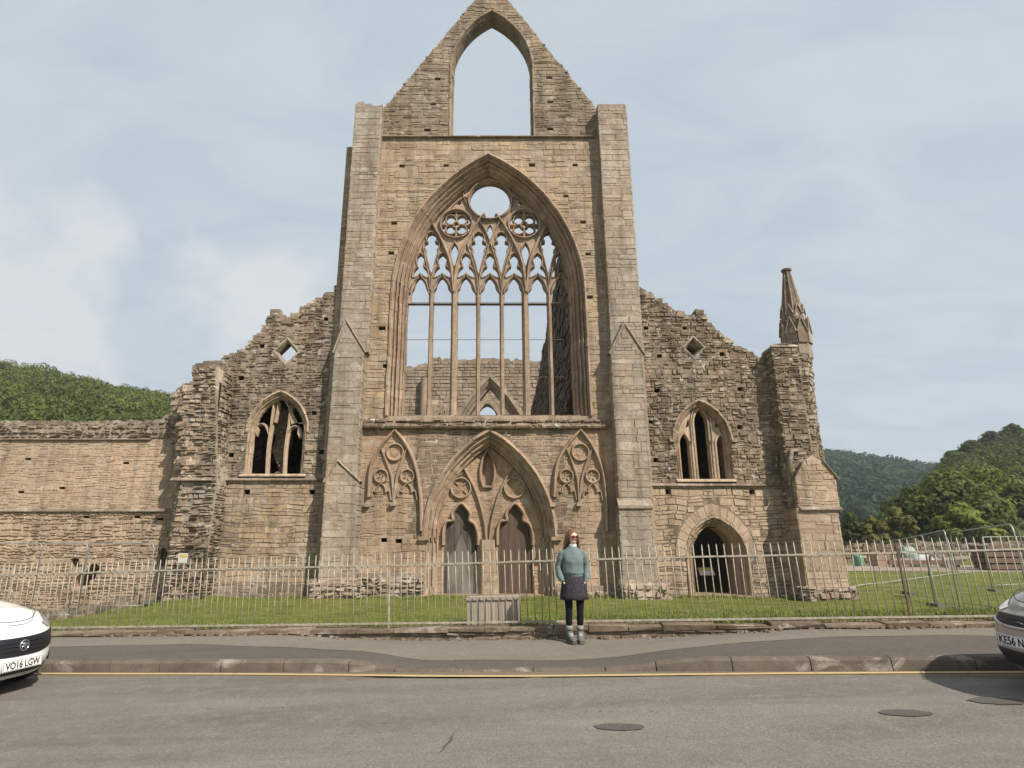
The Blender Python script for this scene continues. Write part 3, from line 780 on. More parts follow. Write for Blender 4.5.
# broken angle buttress at its left end
mb = MB(); Y = FA-0.85
x0, x1 = XP(177, 500, Y), XP(213.5, 500, Y)
x2, x3 = XP(181, 420, Y), XP(217, 420, Y)
up_ = [(x0, ZF-0.9), (x0, ZP(520, Y)), (x0+0.05, ZP(478, Y))]+ragline(L([(181,440),(182,405),(185,388),(197,386),(198.5,368),(207,365),(216,366)], Y), 4, 0.1)+[(x3, ZP(420, Y)), (x1+0.05, ZP(478, Y)), (x1, ZF-0.9)]
slab(mb, [up_], Y, FA+0.02)
stones(mb, [up_], y0=Y, mfun=lambda x, z: 1 if ZP(519, Y) < z < ZP(480, Y) and random.random() < 0.85 else (2 if x < x0+0.5 else 0), **{**RUB, 'dep': (0.0, 0.12), 'jit': 0.02})
x3 = x1+0.12; up_z = ZP(420, Y)
for X, Xt, sg, zt9 in ((x0, x0+0.1, -1, ZP(405, Y)), (x1, XP(217, 420, Y), 1, ZP(372, Y))):
    def mps(a, b, d, X=X, Xt=Xt, sg=sg):
        t = max(0, min(1, (b-ZP(500, Y))/(up_z-ZP(500, Y)))); return (lerp(X, Xt, t)-sg*(d-0.07), a, b)
    stones(mb, [rect(Y, FA, ZF-0.9, zt9)], mp=mps, **RUB)
loose_top(mb, L([(178,470),(181,440),(182,405),(185,388),(197,386),(198.5,368),(207,365),(216,366)], Y), Y, Y+0.4, 70, 0.07, 0.18)
obj('broken_buttress', mb, [M['rubble'], M['buttress'], M['plinth']], abbey)

def small_window(parent_wall, AW, hoodz, Y, mt, name='aisle_window'):
    mb = MB()
    hd = AW[1:-1]; hd = [p for p in AW if p[1] >= hoodz-0.02]
    sweep(mb, hd, [(-0.13, 0.02), (-0.13, -0.06), (-0.06, -0.08), (-0.02, 0.0), (0.0, 0.01)], Y, 0, seg=1)
    sweep(mb, AW, [(-0.02, 0.02), (0.0, -0.012), (0.03, 0.08), (0.08, 0.06), (0.10, 0.14), (0.13, 0.2), (0.16, 0.18), (0.18, 0.3), (0.0, 0.76)], Y, 0, seg=1)
    return obj(name, mb, M[mt], parent_wall)
aw_w = small_window(aw1, AW, azs, FA, 'cream')
YA = FA+0.28
def Q(pts): return L(pts, YA)
for xb_, xt_, ap in ((267.2, 272.5, 401), (284.6, 290, 404)):
    mb = MB(); rib(mb, smooth_path(Q([(xb_-1.6, 475), (xb_, 448), (xt_-2.2, 427), (xt_-0.6, 414), (xt_+1.5, ap)]), 4), 0.15, 0.26, YA)
    obj('mullion', mb, M['cream'], aw_w)
mb = MB()
for pts in ([(252.5,434),(254,428),(258,424.5),(261.5,423.5),(265,426),(267.5,432),(269,436)], [(287,433),(290,428),(294,425.5),(298,427),(300.5,433),(301.5,437)],
            [(272,404),(276,400.5),(281,397.5),(285,401),(289,408)], [(278,402),(276.5,412),(274,422)]):
    rib(mb, smooth_path(Q(pts), 4), 0.11, 0.24, YA+0.01)
for pts in ([(254,429),(257,426),(258.5,430),(256.5,436)], [(301,431),(297.5,428),(297,433),(299.5,439)], [(287.5,402),(291,410),(297,422),(291,424),(289,416)]):
    slab(mb, [Q(pts)], YA+0.04, YA+0.2)
obj('tracery', mb, M['cream'], aw_w)
mb = MB(); string(mb, wlx-0.15, wrx+0.15, azb-0.10, FA, 0.12, 0.12); mb.box(wlx, wrx, FA+0.04, FA+0.74, azb-0.3, azb+0.01); obj('window_sill', mb, M['cream'], aw_w)
# lozenge opening
def lozenge(wall, LZ, Y, mt, deep=True):
    mb = MB(); c = [LZ[0], LZ[1], LZ[2], LZ[3]]
    sweep(mb, c, [(-0.06, 0.02), (-0.06, -0.02), (0.0, -0.03), (0.05, 0.06)]+([(0.14, 0.45), (0.14, 1.32)] if deep else [(0.10, 0.2), (-0.15, 0.76)]), Y, 0, closed=True)
    obj('lozenge_window', mb, M[mt], wall)
lozenge(aw1, LZ, FA, 'rubble', False)

# ---- right aisle wall --------------------------------------------------------
arx = XP(800, 500, FA)
topr = L([(634,283),(638.5,289),(650,295.5),(661.5,302),(673,308.5),(684.5,316.5),(695,317),(697,312.5),(700,312),(705,318.5),(711,327.5),(722,336),(733,345),(745,351),(757,358),(770,366),(800,371)], FA)
A2 = [(xr-0.4, ZF), (xr-0.4, topr[0][1])]+ragline(topr, 3, 0.06)+[(arx, topr[-1][1]), (arx, ZF)]
w2l, w2r = XP(676.5, 450, FA), XP(731, 450, FA)
bzs, bza, bzb = ZP(441, FA), ZP(402.5, FA), ZP(479.5, FA)
# the window head is drawn in one moulded stone frame with three lights
AW2 = arch(w2l, w2r, bzs, bza, bzb, 12, True)
dl, dr = XP(690.5, 580, FA), XP(749, 580, FA)
dzs, dza = ZP(556, FA), ZP(518, FA)
SD = arch(dl, dr, dzs, dza, ZF-0.2, 12)
dw2 = XP(694.5+10, 347, FA)-XP(694.5, 347, FA)
LZ2 = diamond(694, 347.5, dw2, dw2*1.12, FA)
rh = []
for px, py in [(646,328),(685,328),(659.5,356),(657,390.5),(722,354),(740,389),(740,427),(651,422),(656,460),(668,492),(752,492),(778,437)]:
    x, z = W(px, py, FA); s = random.uniform(0.09, 0.12); rh.append(rect(x-s, x+s, z-s*0.8, z+s*0.8))
mb = MB()
slab(mb, [A2, AW2, LZ2, SD]+rh, FA, FA+1.3)
zs2 = ZP(484, FA)
hi2 = [(xr-0.4, zs2)]+A2[1:-1]+[(arx, zs2)]
stones(mb, [hi2, AW2, LZ2]+rh, y0=FA, **RUB)
lo2 = [(xr-0.4, ZF), (xr-0.4, zs2), (arx, zs2), (arx, ZF)]
vous = arch(dl-0.5, dr+0.42, dzs, dza+0.58, None, 10)
vloop = [(dl, ZF), (dl, dzs-0.2)]+vous+[(dr, dzs-0.2), (dr, ZF)]
vloop = [(dl, ZF-0.01), (dl, dzs-0.2)]+[p for p in vous]+[(dr, dzs-0.2), (dr, ZF-0.01)]
stones(mb, [lo2, vloop]+rh, y0=FA, mfun=lambda x, z: 1 if z > -0.05+random.uniform(-.1, .1) or random.random() < 0.3 else 2, **MID)
loose_top(mb, topr[:-1], FA, FA+0.8, 110, 0.07, 0.18)
aw2 = obj('aisle_wall', mb, [M['rubble'], M['precinct'], M['plinth']], abbey)
mb = MB(); string(mb, xr-0.3, arx, zs2-0.08, FA, 0.12, 0.13); obj('string_course', mb, M['cope'], aw2)
lozenge(aw2, LZ2, FA, 'rubble')
aw_w2 = small_window(aw2, AW2, bzs, FA, 'mould')
lights = []
for a, b, ps, pa in ((680.2, 689.2, 444, 434.5), (696.6, 709.2, 424, 409.5), (717.2, 725.6, 445, 435.5)):
    lights.append(arch(XP(a, 450, YA), XP(b, 450, YA), ZP(ps, YA), ZP(pa, YA), ZP(480.5, YA), 7))
holes = [Q([(685.5,428),(687,421.5),(688.5,419),(688.8,426)]), Q([(715,427),(715.5,419),(720,425),(720.5,427)])]
mb = MB(); pl2 = arch(w2l+0.14, w2r-0.14, bzs, bza-0.16, bzb-0.05, 12)
slab(mb, [pl2]+lights+holes, YA, YA+0.24)
for l in lights: sweep(mb, l, [(-0.10, 0.0), (-0.09, -0.05), (-0.02, -0.06), (0.0, -0.01), (0.0, 0.03)], YA, 0)
sub = arch(XP(692.8, 450, YA), XP(713, 450, YA), ZP(424, YA), ZP(404.5, YA), ZP(480, YA), 8)
rib(mb, sub, 0.08, 0.12, YA-0.07)
obj('tracery', mb, M['cream'], aw_w2)
for px in (692.9, 713.2):
    mb = MB(); X = XP(px, 460, YA); mb.bar((X, YA-0.05, ZP(480.5, YA)), (X, YA-0.05, ZP(443, YA)), 0.06, 8); mb.bar((X, YA-0.05, ZP(444.5, YA)), (X, YA-0.05, ZP(441, YA)), 0.06, 8, r2=0.11)
    obj('mullion', mb, M['cream'], aw_w2)
mb = MB(); string(mb, w2l-0.1, w2r+0.1, bzb-0.09, FA, 0.12, 0.1); mb.box(w2l, w2r, FA+0.04, FA+1.3, bzb-0.3, bzb+0.01)
obj('window_sill', mb, M['cream'], aw_w2)
for X in (w2l-0.16, w2r+0.16):
    mb = MB(); mb.box(X-0.11, X+0.11, FA-0.11, FA+0.02, bzs-0.05, bzs+0.08, jit=0.01); obj('hood_stop', mb, M['cope'], aw_w2)
# side doorway
mb = MB()
sweep(mb, SD, [(-0.10, 0.02), (-0.10, -0.05), (-0.02, -0.06), (0.0, 0.0), (0.05, 0.09), (0.09, 0.07), (0.12, 0.12), (0.13, 0.22), (0.18, 0.27), (0.23, 0.24), (0.26, 0.3), (0.28, 0.5), (0.24, 1.32)], FA, 0, seg=1)
n = 15
pa = arch(dl-0.10, dr+0.10, dzs, dza+0.12, None, 8); pb = arch(dl-0.5, dr+0.42, dzs, dza+0.58, None, 8)
dw_ = obj('side_doorway', mb, M['mould'], aw2); mb = MB()
for i in range(len(pa)-1):
    a, b, c, d = pa[i], pa[i+1], pb[i+1], pb[i]; cc = Vector(a)+Vector(b)+Vector(c)+Vector(d); cc = cc/4
    k = 0.94; pts = [tuple(cc+(Vector(p)-cc)*k) for p in (a, b, c, d)]; y = FA-random.uniform(0.004, 0.03)
    mb.add([(x, y, z) for x, z in pts]+[(x, FA+0.05, z) for x, z in pts], [(3,2,1,0), (0,1,5,4), (1,2,6,5), (2,3,7,6), (3,0,4,7)])
obj('arch_stones', mb, M['precinct'], dw_)
mb = MB(); mb.box(dl-0.05, dr+0.05, FA-0.1, FA+1.3, ZG-0.25, ZG+0.05, jit=0.01); obj('threshold', mb, M['mould'], dw_)

# ---- corner turret ---------------------------------------------------------------
mb = MB()
Y1 = F-1.0; Y2 = F-0.88; Y3 = F-0.6
stage(mb, XP(803.5, 560, Y1), XP(845, 560, Y1), ZF, ZP(508, Y1), Y1, F+0.4, ASH)
xa, xb = XP(797, 490, Y2), XP(837, 490, Y2)
stage(mb, xa, xb, ZP(508, Y2), ZP(478, Y2), Y2, F+0.4, MID, top=[W(803, 462, Y2), W(812, 455, Y2), W(824, 463, Y2)])
xc, xd = XP(780.5, 410, Y3), XP(806, 410, Y3)
tur = obj('corner_turret', mb, M['precinct'], abbey); mb = MB()
stage(mb, xc, xd, ZP(508, Y3), ZP(346.5, Y3), Y3, F+0.4, {**RUB, 'dep': (0.0, 0.06)}, top=[(lerp(xc, xd, .1), ZP(344, Y3)), (lerp(xc, xd, .5), ZP(343, Y3)), (lerp(xc, xd, .93), ZP(344.5, Y3))])
obj('shaft', mb, M['rubble'], tur)
mb = MB()      # octagonal shaft behind, battered towards the base
TX = XP(797.5, 400, F+0.2); TY = F+0.35
def octa(r, z, n=8, a0=math.pi/8): return [(TX+r*math.cos(a0+2*math.pi*i/n), TY+r*math.sin(a0+2*math.pi*i/n), z) for i in range(n)]
def rx(px, py): return XP(px, py, TY-0.2)-TX
zz = [(ZF, rx(838, 580)), (ZP(508, TY), rx(834, 508)), (ZP(464, TY), rx(824.5, 464)), (ZP(420, TY), rx(817, 420)), (ZP(358, TY), rx(810.5, 358))]
mb.rings([octa(r/math.cos(math.pi/8)*0.96, z) for z, r in zz], smooth=False)
def rad(z):
    for (z0, r0), (z1, r1) in zip(zz[:-1], zz[1:]):
        if z <= z1: return lerp(r0, r1, (z-z0)/(z1-z0))
    return zz[-1][1]
for k in range(8):
    a = k*math.pi/4; 
    def mp(x, z, d, a=a):
        r = rad(z)*0.96-d; t = x*r*math.tan(math.pi/8)
        return (TX+r*math.cos(a)-t*math.sin(a), TY+r*math.sin(a)+t*math.cos(a), z)
    stones(mb, [rect(-0.99, 0.99, ZF, zz[-1][0])], mp=mp, y0=0, **{**RUB, 'w': (0.4, 1.1)})
obj('octagonal_shaft', mb, M['rubble'], tur)
mb = MB()      # gablet slopes, string, rubble base
gx = W(812, 451, Y2)
for (p, q) in ((W(822, 461, Y2), W(838, 480, Y2)),):
    sweep(mb, [p, q], [(0.02, 0.5), (-0.05, 0.5), (-0.06, -0.04), (-0.02, -0.08), (0.03, 0.0)], Y2, 0)
    obj('coping', mb, M['cope'], tur); mb = MB()
string(mb, XP(800, 508, Y1)-0.03, XP(841, 508, Y1), ZP(510, Y1), Y1, 0.13, 0.12)
obj('string_course', mb, M['cope'], tur); mb = MB()
string(mb, xc-0.06, xd+0.04, ZP(347, Y3), Y3, 0.10, 0.06)
obj('cap_course', mb, M['cope'], tur); mb = MB()
mb.tube([(W(786, 458, Y3)[0], Y3-0.12, ZP(478, Y3)), (W(787.5, 455, Y3)[0], Y3-0.16, ZP(460, Y3)), (W(791, 451, Y3)[0], Y3-0.1, ZP(450.5, Y3)), (W(797, 451, Y3)[0], Y3-0.05, ZP(451, Y3))], 0.09, 7)
obj('crocket', mb, M['cope'], tur)
mb = MB(); Y = F-1.25; x0, x1 = XP(807, 595, Y), XP(857, 595, Y)
stage(mb, x0, x1, ZF-0.2, ZP(587, Y), Y, F+0.2, CORE); obj('rubble_plinth', mb, M['plinth'], tur)
# pinnacle: tapering octagonal spirelet ringed with gablets
mb = MB(); n = 8
zb0, zb1, zb2, ztp = ZP(358, TY), ZP(345, TY), ZP(318, TY), ZP(272, TY)
PX, PY = XP(797.0, 345, TY), TY
def oc(r, z, cx=0): return [(PX+cx+r*math.cos(math.pi/8+2*math.pi*i/n), PY+r*math.sin(math.pi/8+2*math.pi*i/n), z) for i in range(n)]
mb.rings([oc(0.56, zb0-0.1), oc(0.56, zb1), oc(0.50, zb1+0.1), oc(0.46, zb2)], smooth=False)
mb.rings([oc(0.46, zb2), oc(0.13, ztp)], smooth=False)
for i in range(n):      # arris ribs
    a = math.pi/8+2*math.pi*i/n
    mb.bar((PX+0.46*math.cos(a), PY+0.46*math.sin(a), zb2-0.1), (PX+0.13*math.cos(a), PY+0.13*math.sin(a), ztp), 0.045, 5, r2=0.03)
mb.rings([oc(0.13, ztp), oc(0.22, ztp+0.03), oc(0.22, ztp+0.11), oc(0.12, ztp+0.14)], smooth=False)
pin = obj('pinnacle', mb, M['cope'], tur)
for lvl, (rr, z0, hh, wd) in enumerate(((0.52, zb1-0.05, 1.15, 0.20), (0.40, zb2-0.25, 0.75, 0.14))):
    mb = MB()
    for i in range(n):
        a = 2*math.pi*i/n; ca, sa = math.cos(a), math.sin(a)
        def pt(t, o, z): return (PX+ca*(rr+o)-sa*t, PY+sa*(rr+o)+ca*t, z)
        mb.add([pt(-wd, 0.06, z0), pt(wd, 0.06, z0), pt(wd, 0.05, z0+hh*0.45), pt(0, 0.02, z0+hh), pt(-wd, 0.05, z0+hh*0.45), pt(-wd, -0.15, z0), pt(wd, -0.15, z0), pt(wd, -0.15, z0+hh*0.45), pt(0, -0.2, z0+hh), pt(-wd, -0.15, z0+hh*0.45)],
               [(0,1,2,3,4), (1,6,7,2), (2,7,8,3), (3,8,9,4), (4,9,5,0)])
        for s in (-1, 1): mb.bar(pt(s*wd*1.1, 0.07, z0+hh*0.42), pt(0, 0.05, z0+hh*1.04), 0.035, 5)
    obj('gablet', mb, M['cope'], pin)

# ---- what stands inside: nave walls, crossing arch, east gable, added aisle light blockers ---------
mb = MB()
def wall_x(mb, X, t, prof, st, m=0, face=-1):
    slab(mb, [prof], X, X+t, m, mp=lambda a, b, d: (d, a, b))
    if face: 
        xx = X if face < 0 else X+t
        stones(mb, [prof], mp=lambda a, b, d: (xx+d*(-face)*1.0, a, b), y0=0, m=m, **st)
NB = F+1.9
BIG = dict(ch=(0.3, 0.5), w=(0.5, 1.4), joint=0.03, dep=(0.02, 0.12), bev=0.03, jit=0.02)
south = [(NB, ZF), (NB, 20.0)]+ragline([(NB+0.2, 20.0), (29, 19.4), (33, 18.6), (36.5, 18.0), (40.3, 17.3), (47.8, 15.6), (60.5, 14.2)], 5, 0.35)+[(61, 12), (61, ZF)]
ars = [arch(y, y+4.6, 5.5, 9.3, ZF+0.3, 8) for y in (27.5, 34, 40.5, 47, 53.5)]
slab(mb, [south]+ars, 4.3, 5.3, 0, mp=lambda a, b, d: (d, a, b))
stones(mb, [south]+ars, mp=lambda a, b, d: (4.3+d, a, b), y0=0, **BIG)
for a in ars:      # clustered jamb shafts of the arcade
    for y in (a[0][0], a[-1][0]): mb.bar((4.25, y, ZF), (4.25, y, 5.6), 0.22, 8)
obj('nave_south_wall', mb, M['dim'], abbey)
mb = MB()
north = [(45, ZF), (45, 10)]+ragline([(45.3, 12.0), (48, 12.8), (52, 13.4), (60, 15)], 6, 0.3)+[(61, ZF)]
slab(mb, [north], -5.3, -4.3, 0, mp=lambda a, b, d: (d, a, b))
stones(mb, [north], mp=lambda a, b, d: (-4.3-d, a, b), y0=0, **BIG)
obj('nave_north_wall', mb, M['inner'], abbey)
YC = 62.0
mb = MB()
ct_ = L([(395,364),(411,366),(428,364),(430,358.5),(445,358),(470,360),(500,359),(520,360),(545,362),(580,364)], YC)
ca = L([(459,440),(459,419),(466,408.5),(474,397.5),(482,387.5),(490,379),(498,387),(506,396.5),(514,407.5),(521,419),(521,440)], YC)
cwp = [(-11, ZF), (ct_[0][0]-3, ct_[0][1]-1)]+ragline(ct_, 5, 0.25)+[(ct_[-1][0]+2, 16), (9, ZF)]
slab(mb, [cwp, ca], YC, YC+1.6); stones(mb, [cwp, ca], y0=YC, **BIG)
sweep(mb, ca, [(-0.5, 0.02), (-0.5, -0.15), (-0.1, -0.2), (0.0, 0.0), (0.25, 0.25), (0.3, 0.5), (0.55, 0.6), (0.6, 1.6)], YC, 0, seg=1)
mb.bar((-7.1, YC-0.5, 0), (-7.1, YC-0.5, ZP(378, YC-0.5)), 0.5, 8)
obj('crossing_arch', mb, M['inner'], abbey)
YE = 92.0
mb = MB()
ea = arch(XP(478, 412, YE), XP(497, 412, YE), ZP(416, YE), ZP(404.5, YE), ZP(440, YE), 8)
eg = [(-9, ZF)]+L([(440,428),(462,412),(474,399),(482,390.5)], YE)+L([(487,387.5),(493,391),(503,399),(515,411),(540,428)], YE)+[(9, ZF)]
slab(mb, [eg, ea], YE, YE+1.4); stones(mb, [eg, ea], y0=YE, **BIG)
sweep(mb, ea, [(-0.7, 0.02), (-0.7, -0.2), (-0.1, -0.25), (0.1, 0.1), (0.1, 1.3)], YE, 0)
sweep(mb, L([(470,420),(480,408),(487.5,397)], YE)+L([(495,408),(505,420)], YE), [(-0.3, 0.02), (-0.3, -0.25), (0.3, -0.25), (0.3, 0.02)], YE, 0)
obj('east_gable', mb, M['inner'], abbey)
# unseen roof slabs added over the aisles, with walls, to block light behind the windows
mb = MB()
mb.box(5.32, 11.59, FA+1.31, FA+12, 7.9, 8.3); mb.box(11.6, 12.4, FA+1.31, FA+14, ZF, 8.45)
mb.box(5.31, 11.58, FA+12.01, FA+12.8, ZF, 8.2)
obj('south_aisle_light_blocker', mb, M['dim'], abbey)
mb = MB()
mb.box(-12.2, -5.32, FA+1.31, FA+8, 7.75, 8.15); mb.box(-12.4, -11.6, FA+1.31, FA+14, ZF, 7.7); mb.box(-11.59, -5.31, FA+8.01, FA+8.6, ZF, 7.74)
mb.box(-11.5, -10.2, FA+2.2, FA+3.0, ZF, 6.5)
obj('north_aisle_light_blocker', mb, M['dim'], abbey)
mb = MB(); YR = FA+1.5          # broken springer of the vault seen through the window's middle light
sp = L([(268,478),(279,470),(272,450),(276,437),(270,425),(274,411),(279,406),(290,412),(287,425),(288,440),(283,452),(281,462),(285,478)], YR)
slab(mb, [sp], YR, YR+0.7); stones(mb, [sp], y0=YR, **{**CORE, 'w': (0.1, 0.3), 'ch': (0.08, 0.2)})
obj('vault_springer', mb, M['inner'], abbey)
# ================================================================= PRECINCT WALL (left)
FP = F+0.3
pw = thing('stone_wall', 'long buff rubble precinct wall with rough lichened coping joining the left end of the ruin', 'wall', (-17, FP, -1.4))
px0 = XP(-190, 500, FP); px1 = alx+0.3
Z0 = -2.0
def pz(py): return ZP(py, FP)
zc_, zs_ = pz(438.5), pz(510.5)
niche = L([(70.3,558.7),(78.8,558.5),(79,567),(70.5,567)], FP)
breach = L([(71.5,587),(75,578),(80,573.5),(85.5,571.5),(89,567),(91.5,563.8),(96.5,563.5),(101.5,568.2),(97,571.5),(95,579),(90,580),(88,588.5),(80,586.5)], FP)
kcx, kcz = W(163.3, 552.6, FP); kr_ = XP(168, 552, FP)-kcx
kh = circ(kcx, kcz, kr_, 14); key = [(kcx-kr_*0.45, kcz-kr_*0.85), (kcx-kr_*0.42, pz(566.5)), (kcx+kr_*0.5, pz(566.5)), (kcx+kr_*0.55, kcz-kr_*0.8)]
key = [p for p in kh if not (p[1] < kcz-kr_*0.7)]
key = sorted(key, key=lambda p: math.atan2(p[1]-kcz, p[0]-kcx))
low_a = [p for p in key]
# start just right of the slot and go round anticlockwise
key = [(kcx+kr_*0.55, pz(566.5))]+sorted(low_a, key=lambda p: (math.atan2(p[1]-kcz, p[0]-kcx)+math.pi*0.5) % (2*math.pi))+[(kcx-kr_*0.5, pz(566.5))]
smallh = []
for px, py in [(62,488),(160,519),(126,463),(86,517),(28,459),(21,492),(137,517)]:
    x, z = W(px, py, FP); smallh.append(rect(x-0.13, x+0.13, z-0.05, z+0.05))
HO = [niche, breach, key]+smallh
mb = MB()
slab(mb, [rect(px0, px1, Z0, zc_)]+HO, FP, FP+1.3)
stones(mb, [rect(px0, px1, zs_, zc_)]+HO, y0=FP, **{**MID, 'ch': (0.08, 0.20), 'w': (0.14, 0.5), 'dep': (0.0, 0.024)})
stones(mb, [rect(px0, px1, Z0, zs_)]+HO, y0=FP-0.03, **{**RUB, 'dep': (0.0, 0.034), 'ch': (0.10, 0.28), 'w': (0.12, 0.45), 'jit': 0.026})
mb.box(px0, px1, FP+1.32, FP+1.6, Z0, zc_)
body = obj('masonry', mb, M['precinct'], pw)
mb = MB()
tp = L([(-190,422),(0,421.3),(18,421.6),(40,423.5),(61,425),(70,424),(80,426),(95,424.5),(109,421),(135,420.5),(161,419.5),(167,414.5),(180,410)], FP)
cp = [(px0, zc_), (px0, tp[0][1])]+ragline(tp, 6, 0.06)+[(px1, zc_)]
slab(mb, [cp], FP-0.02, FP+1.0); stones(mb, [cp], y0=FP-0.04, **{**CORE, 'w': (0.12, 0.4), 'ch': (0.12, 0.22), 'dep': (0, 0.1)})
for k in range(150):
    x = random.uniform(px0, px1-0.5); s = random.uniform(0.06, 0.16)
    zt_ = pz(423.5); mb.box(x-s, x+s, FP-0.02, FP+random.uniform(0.3, 0.9), zt_-0.05, zt_+s*0.8, jit=0.04)
obj('coping', mb, M['cope'], pw)
mb = MB(); string(mb, px0, px1-0.4, zs_-0.04, FP, 0.12, 0.12); string(mb, px0, XP(152, 438, FP), zc_-0.06, FP, 0.09, 0.11); obj('string_course', mb, M['cope'], pw)
mb = MB()       # footing of tumbled stones along the base
for k in range(170):
    x = random.uniform(XP(0, 600, FP), px1); s = random.uniform(0.08, 0.26); z = gz(x)+random.uniform(0, 0.28)
    mb.box(x-s, x+s, FP-0.16-random.uniform(0, 0.3), FP+0.1, z-0.25, z+s*0.7, jit=0.05)
obj('rubble_footing', mb, M['rubble'], pw)

# ================================================================= GROUND
def ground_z(x, y):
    near = 0.14+0.034*max(-11, min(11, x)); t = sstep(9.0-0.137*x+1.0, 18.5, y)
    far = gz(x)
    n = 0.03*math.sin(x*1.3+y*0.7)+0.025*math.sin(y*1.9-x*0.6)
    z = lerp(near, far, t)+n*sstep(10, 13, y)
    if y < 9.0-0.137*x+1.0: z = min(z, -0.75)
    if y > 38: z = lerp(z, -0.6, sstep(38, 42, y)) if y < 60 else -0.6-0.004*(y-60)
    return z
def axis(a, b, fine0, fine1, fs, cs):
    out = []; x = a
    while x < b:
        out.append(x); x += fs if fine0 <= x < fine1 else cs*(1+0.02*min(abs(x-fine0), abs(x-fine1)))
    return out+[b]
gxs = axis(-900, 900, -24, 26, 0.5, 6); gys = axis(-60, 1400, 6, 40, 0.4, 6)
def gsheet():
    vs = []; nx = len(gxs)
    for y in gys:
        for x in gxs: vs.append((x, y, ground_z(x, y)))
    fs = [(j*nx+i, j*nx+i+1, (j+1)*nx+i+1, (j+1)*nx+i) for j in range(len(gys)-1) for i in range(nx-1)]
    mb = MB(); mb.add(vs, fs, 0, True); return mb
m, nt, b = mat('mown_grass_ground'); tc = N(nt, 'ShaderNodeTexCoord').outputs['Object']
n1 = noise(nt, tc, 0.7, 6, 0.65); n2 = noise(nt, tc, 9.0, 8, 0.7); n3 = noise(nt, mapping(nt, tc, (1, 2.2, 1)), 1.6, 6, 0.7)
col = ramp(nt, n1, [(0.35, (0.09,0.118,0.020)), (0.6, (0.155,0.178,0.036))]).outputs[0]
col = mix(nt, ramp(nt, n3, [(0.49, 0.0), (0.60, 0.85)]).outputs[0], col, (0.24,0.205,0.095))
col = mix(nt, 0.6, col, ramp(nt, n2, [(0.3, (0.55,0.55,0.5)), (0.7, (1.3,1.25,1.1))]).outputs[0], 'MULTIPLY')
nt.links.new(col, b.inputs['Base Color']); b.inputs['Roughness'].default_value = 0.95; b.inputs['Specular IOR Level'].default_value = 0.1
bump(nt, b, noise(nt, tc, 22, 6, 0.7), 1.0, 0.06); M['lawn'] = m
g = obj('ground', gsheet(), M['lawn'], kind='structure')
# blades of grass on the part of the lawn the photograph shows
m, nt, b = mat('grass_blades'); geo = N(nt, 'ShaderNodeNewGeometry'); tc = N(nt, 'ShaderNodeTexCoord').outputs['Object']
col = ramp(nt, geo.outputs['Random Per Island'], [(0, (0.09,0.128,0.02)), (0.5, (0.135,0.178,0.032)), (0.85, (0.18,0.20,0.05)), (1, (0.28,0.23,0.11))]).outputs[0]
nt.links.new(col, b.inputs['Base Color']); b.inputs['Roughness'].default_value = 0.8; b.inputs['Specular IOR Level'].default_value = 0.2
M['blade'] = m
mb = MB(); R = random.uniform
for k in range(52000):
    y = 10+13.2*random.random()**1.2; x = R(-0.80, 0.98)*y
    if k % 3 == 0: y = R(9.6, 12.5)-0.137*x; x = x
    if y < 10.05-0.137*x or y > 23.3: continue
    if mno.noise(Vector((x*1.1, y*2.4, 2.0))) > 0.14 and random.random() < 0.85: continue
    h = R(0.03, 0.075)*(0.7+0.9*abs(mno.noise(Vector((x*0.8, y*0.8, 7.0)))))*(1.25 if random.random() < 0.1 else 1); a = R(0, 6.28); w = R(0.006, 0.013); lean = R(0, 0.04)
    z = ground_z(x, y)-0.01; ca, sa = math.cos(a)*w, math.sin(a)*w; b_ = R(0, 6.28)
    mb.add([(x-ca, y-sa, z), (x+ca, y+sa, z), (x+lean*math.cos(b_), y+lean*math.sin(b_), z+h)], [(0,1,2)])
for k in range(420):        # rank tufts left by the mower along the walls and the railings
    if k < 300: cx0 = R(-14.5, 13.5); cy0 = (F-R(0.25, 1.15) if abs(cx0) < 13 else F-0.3)
    else: cx0 = R(-9, 8); cy0 = 10.35-0.137*cx0+R(-0.12, 0.1)
    hh0 = R(0.07, 0.2) if k < 300 else R(0.06, 0.14)
    for q in range(18):
        x = cx0+random.gauss(0, 0.07); y = cy0+random.gauss(0, 0.06); h = hh0*R(0.5, 1.2); z = ground_z(x, y)-0.01; a = R(0, 6.28); w = R(0.006, 0.014); b_ = R(0, 6.28)
        mb.add([(x-w*math.cos(a), y-w*math.sin(a), z), (x+w*math.cos(a), y+w*math.sin(a), z), (x+0.4*h*math.cos(b_), y+0.4*h*math.sin(b_), z+h)], [(0,1,2)])
obj('grass', mb, M['blade'], kind='stuff')

# ================================================================= STREET (runs slightly towards the camera and climbs to the right)
SA, SMG = math.radians(7.8), math.atan(0.029)
SMX = Matrix.Translation((0,0,-0.098)) @ Matrix.Rotation(-SA, 4, 'Z') @ Matrix.Rotation(-SMG, 4, 'Y')
SINV = SMX.inverted()
def S2W(s, t, h): return SMX @ Vector((s, t, h))
def SPx(px, py, h):
    d = Vector(((px-CX)/FPX, ct-(CY-py)/FPX*st, st+(CY-py)/FPX*ct)); c = SINV @ Vector((0,0,CAMH)); dl = SINV.to_3x3() @ d
    return c+dl*((h-c.z)/dl.z)
def sbake(mb): mb.v = [tuple(SMX @ Vector(p)) for p in mb.v]; return mb
TK = 7.985
def drop(s): return 1-sstep(-3.25, -2.0, s)*(1-sstep(0.25, 1.55, s))      # 0 in the dropped part of the kerb
def kh_(s): return 0.035+0.12*drop(s)
def pb_(s): return 0.13+0.10*(1-sstep(-5.0, -2.6, s)*(1-sstep(0.6, 3.6, s)))
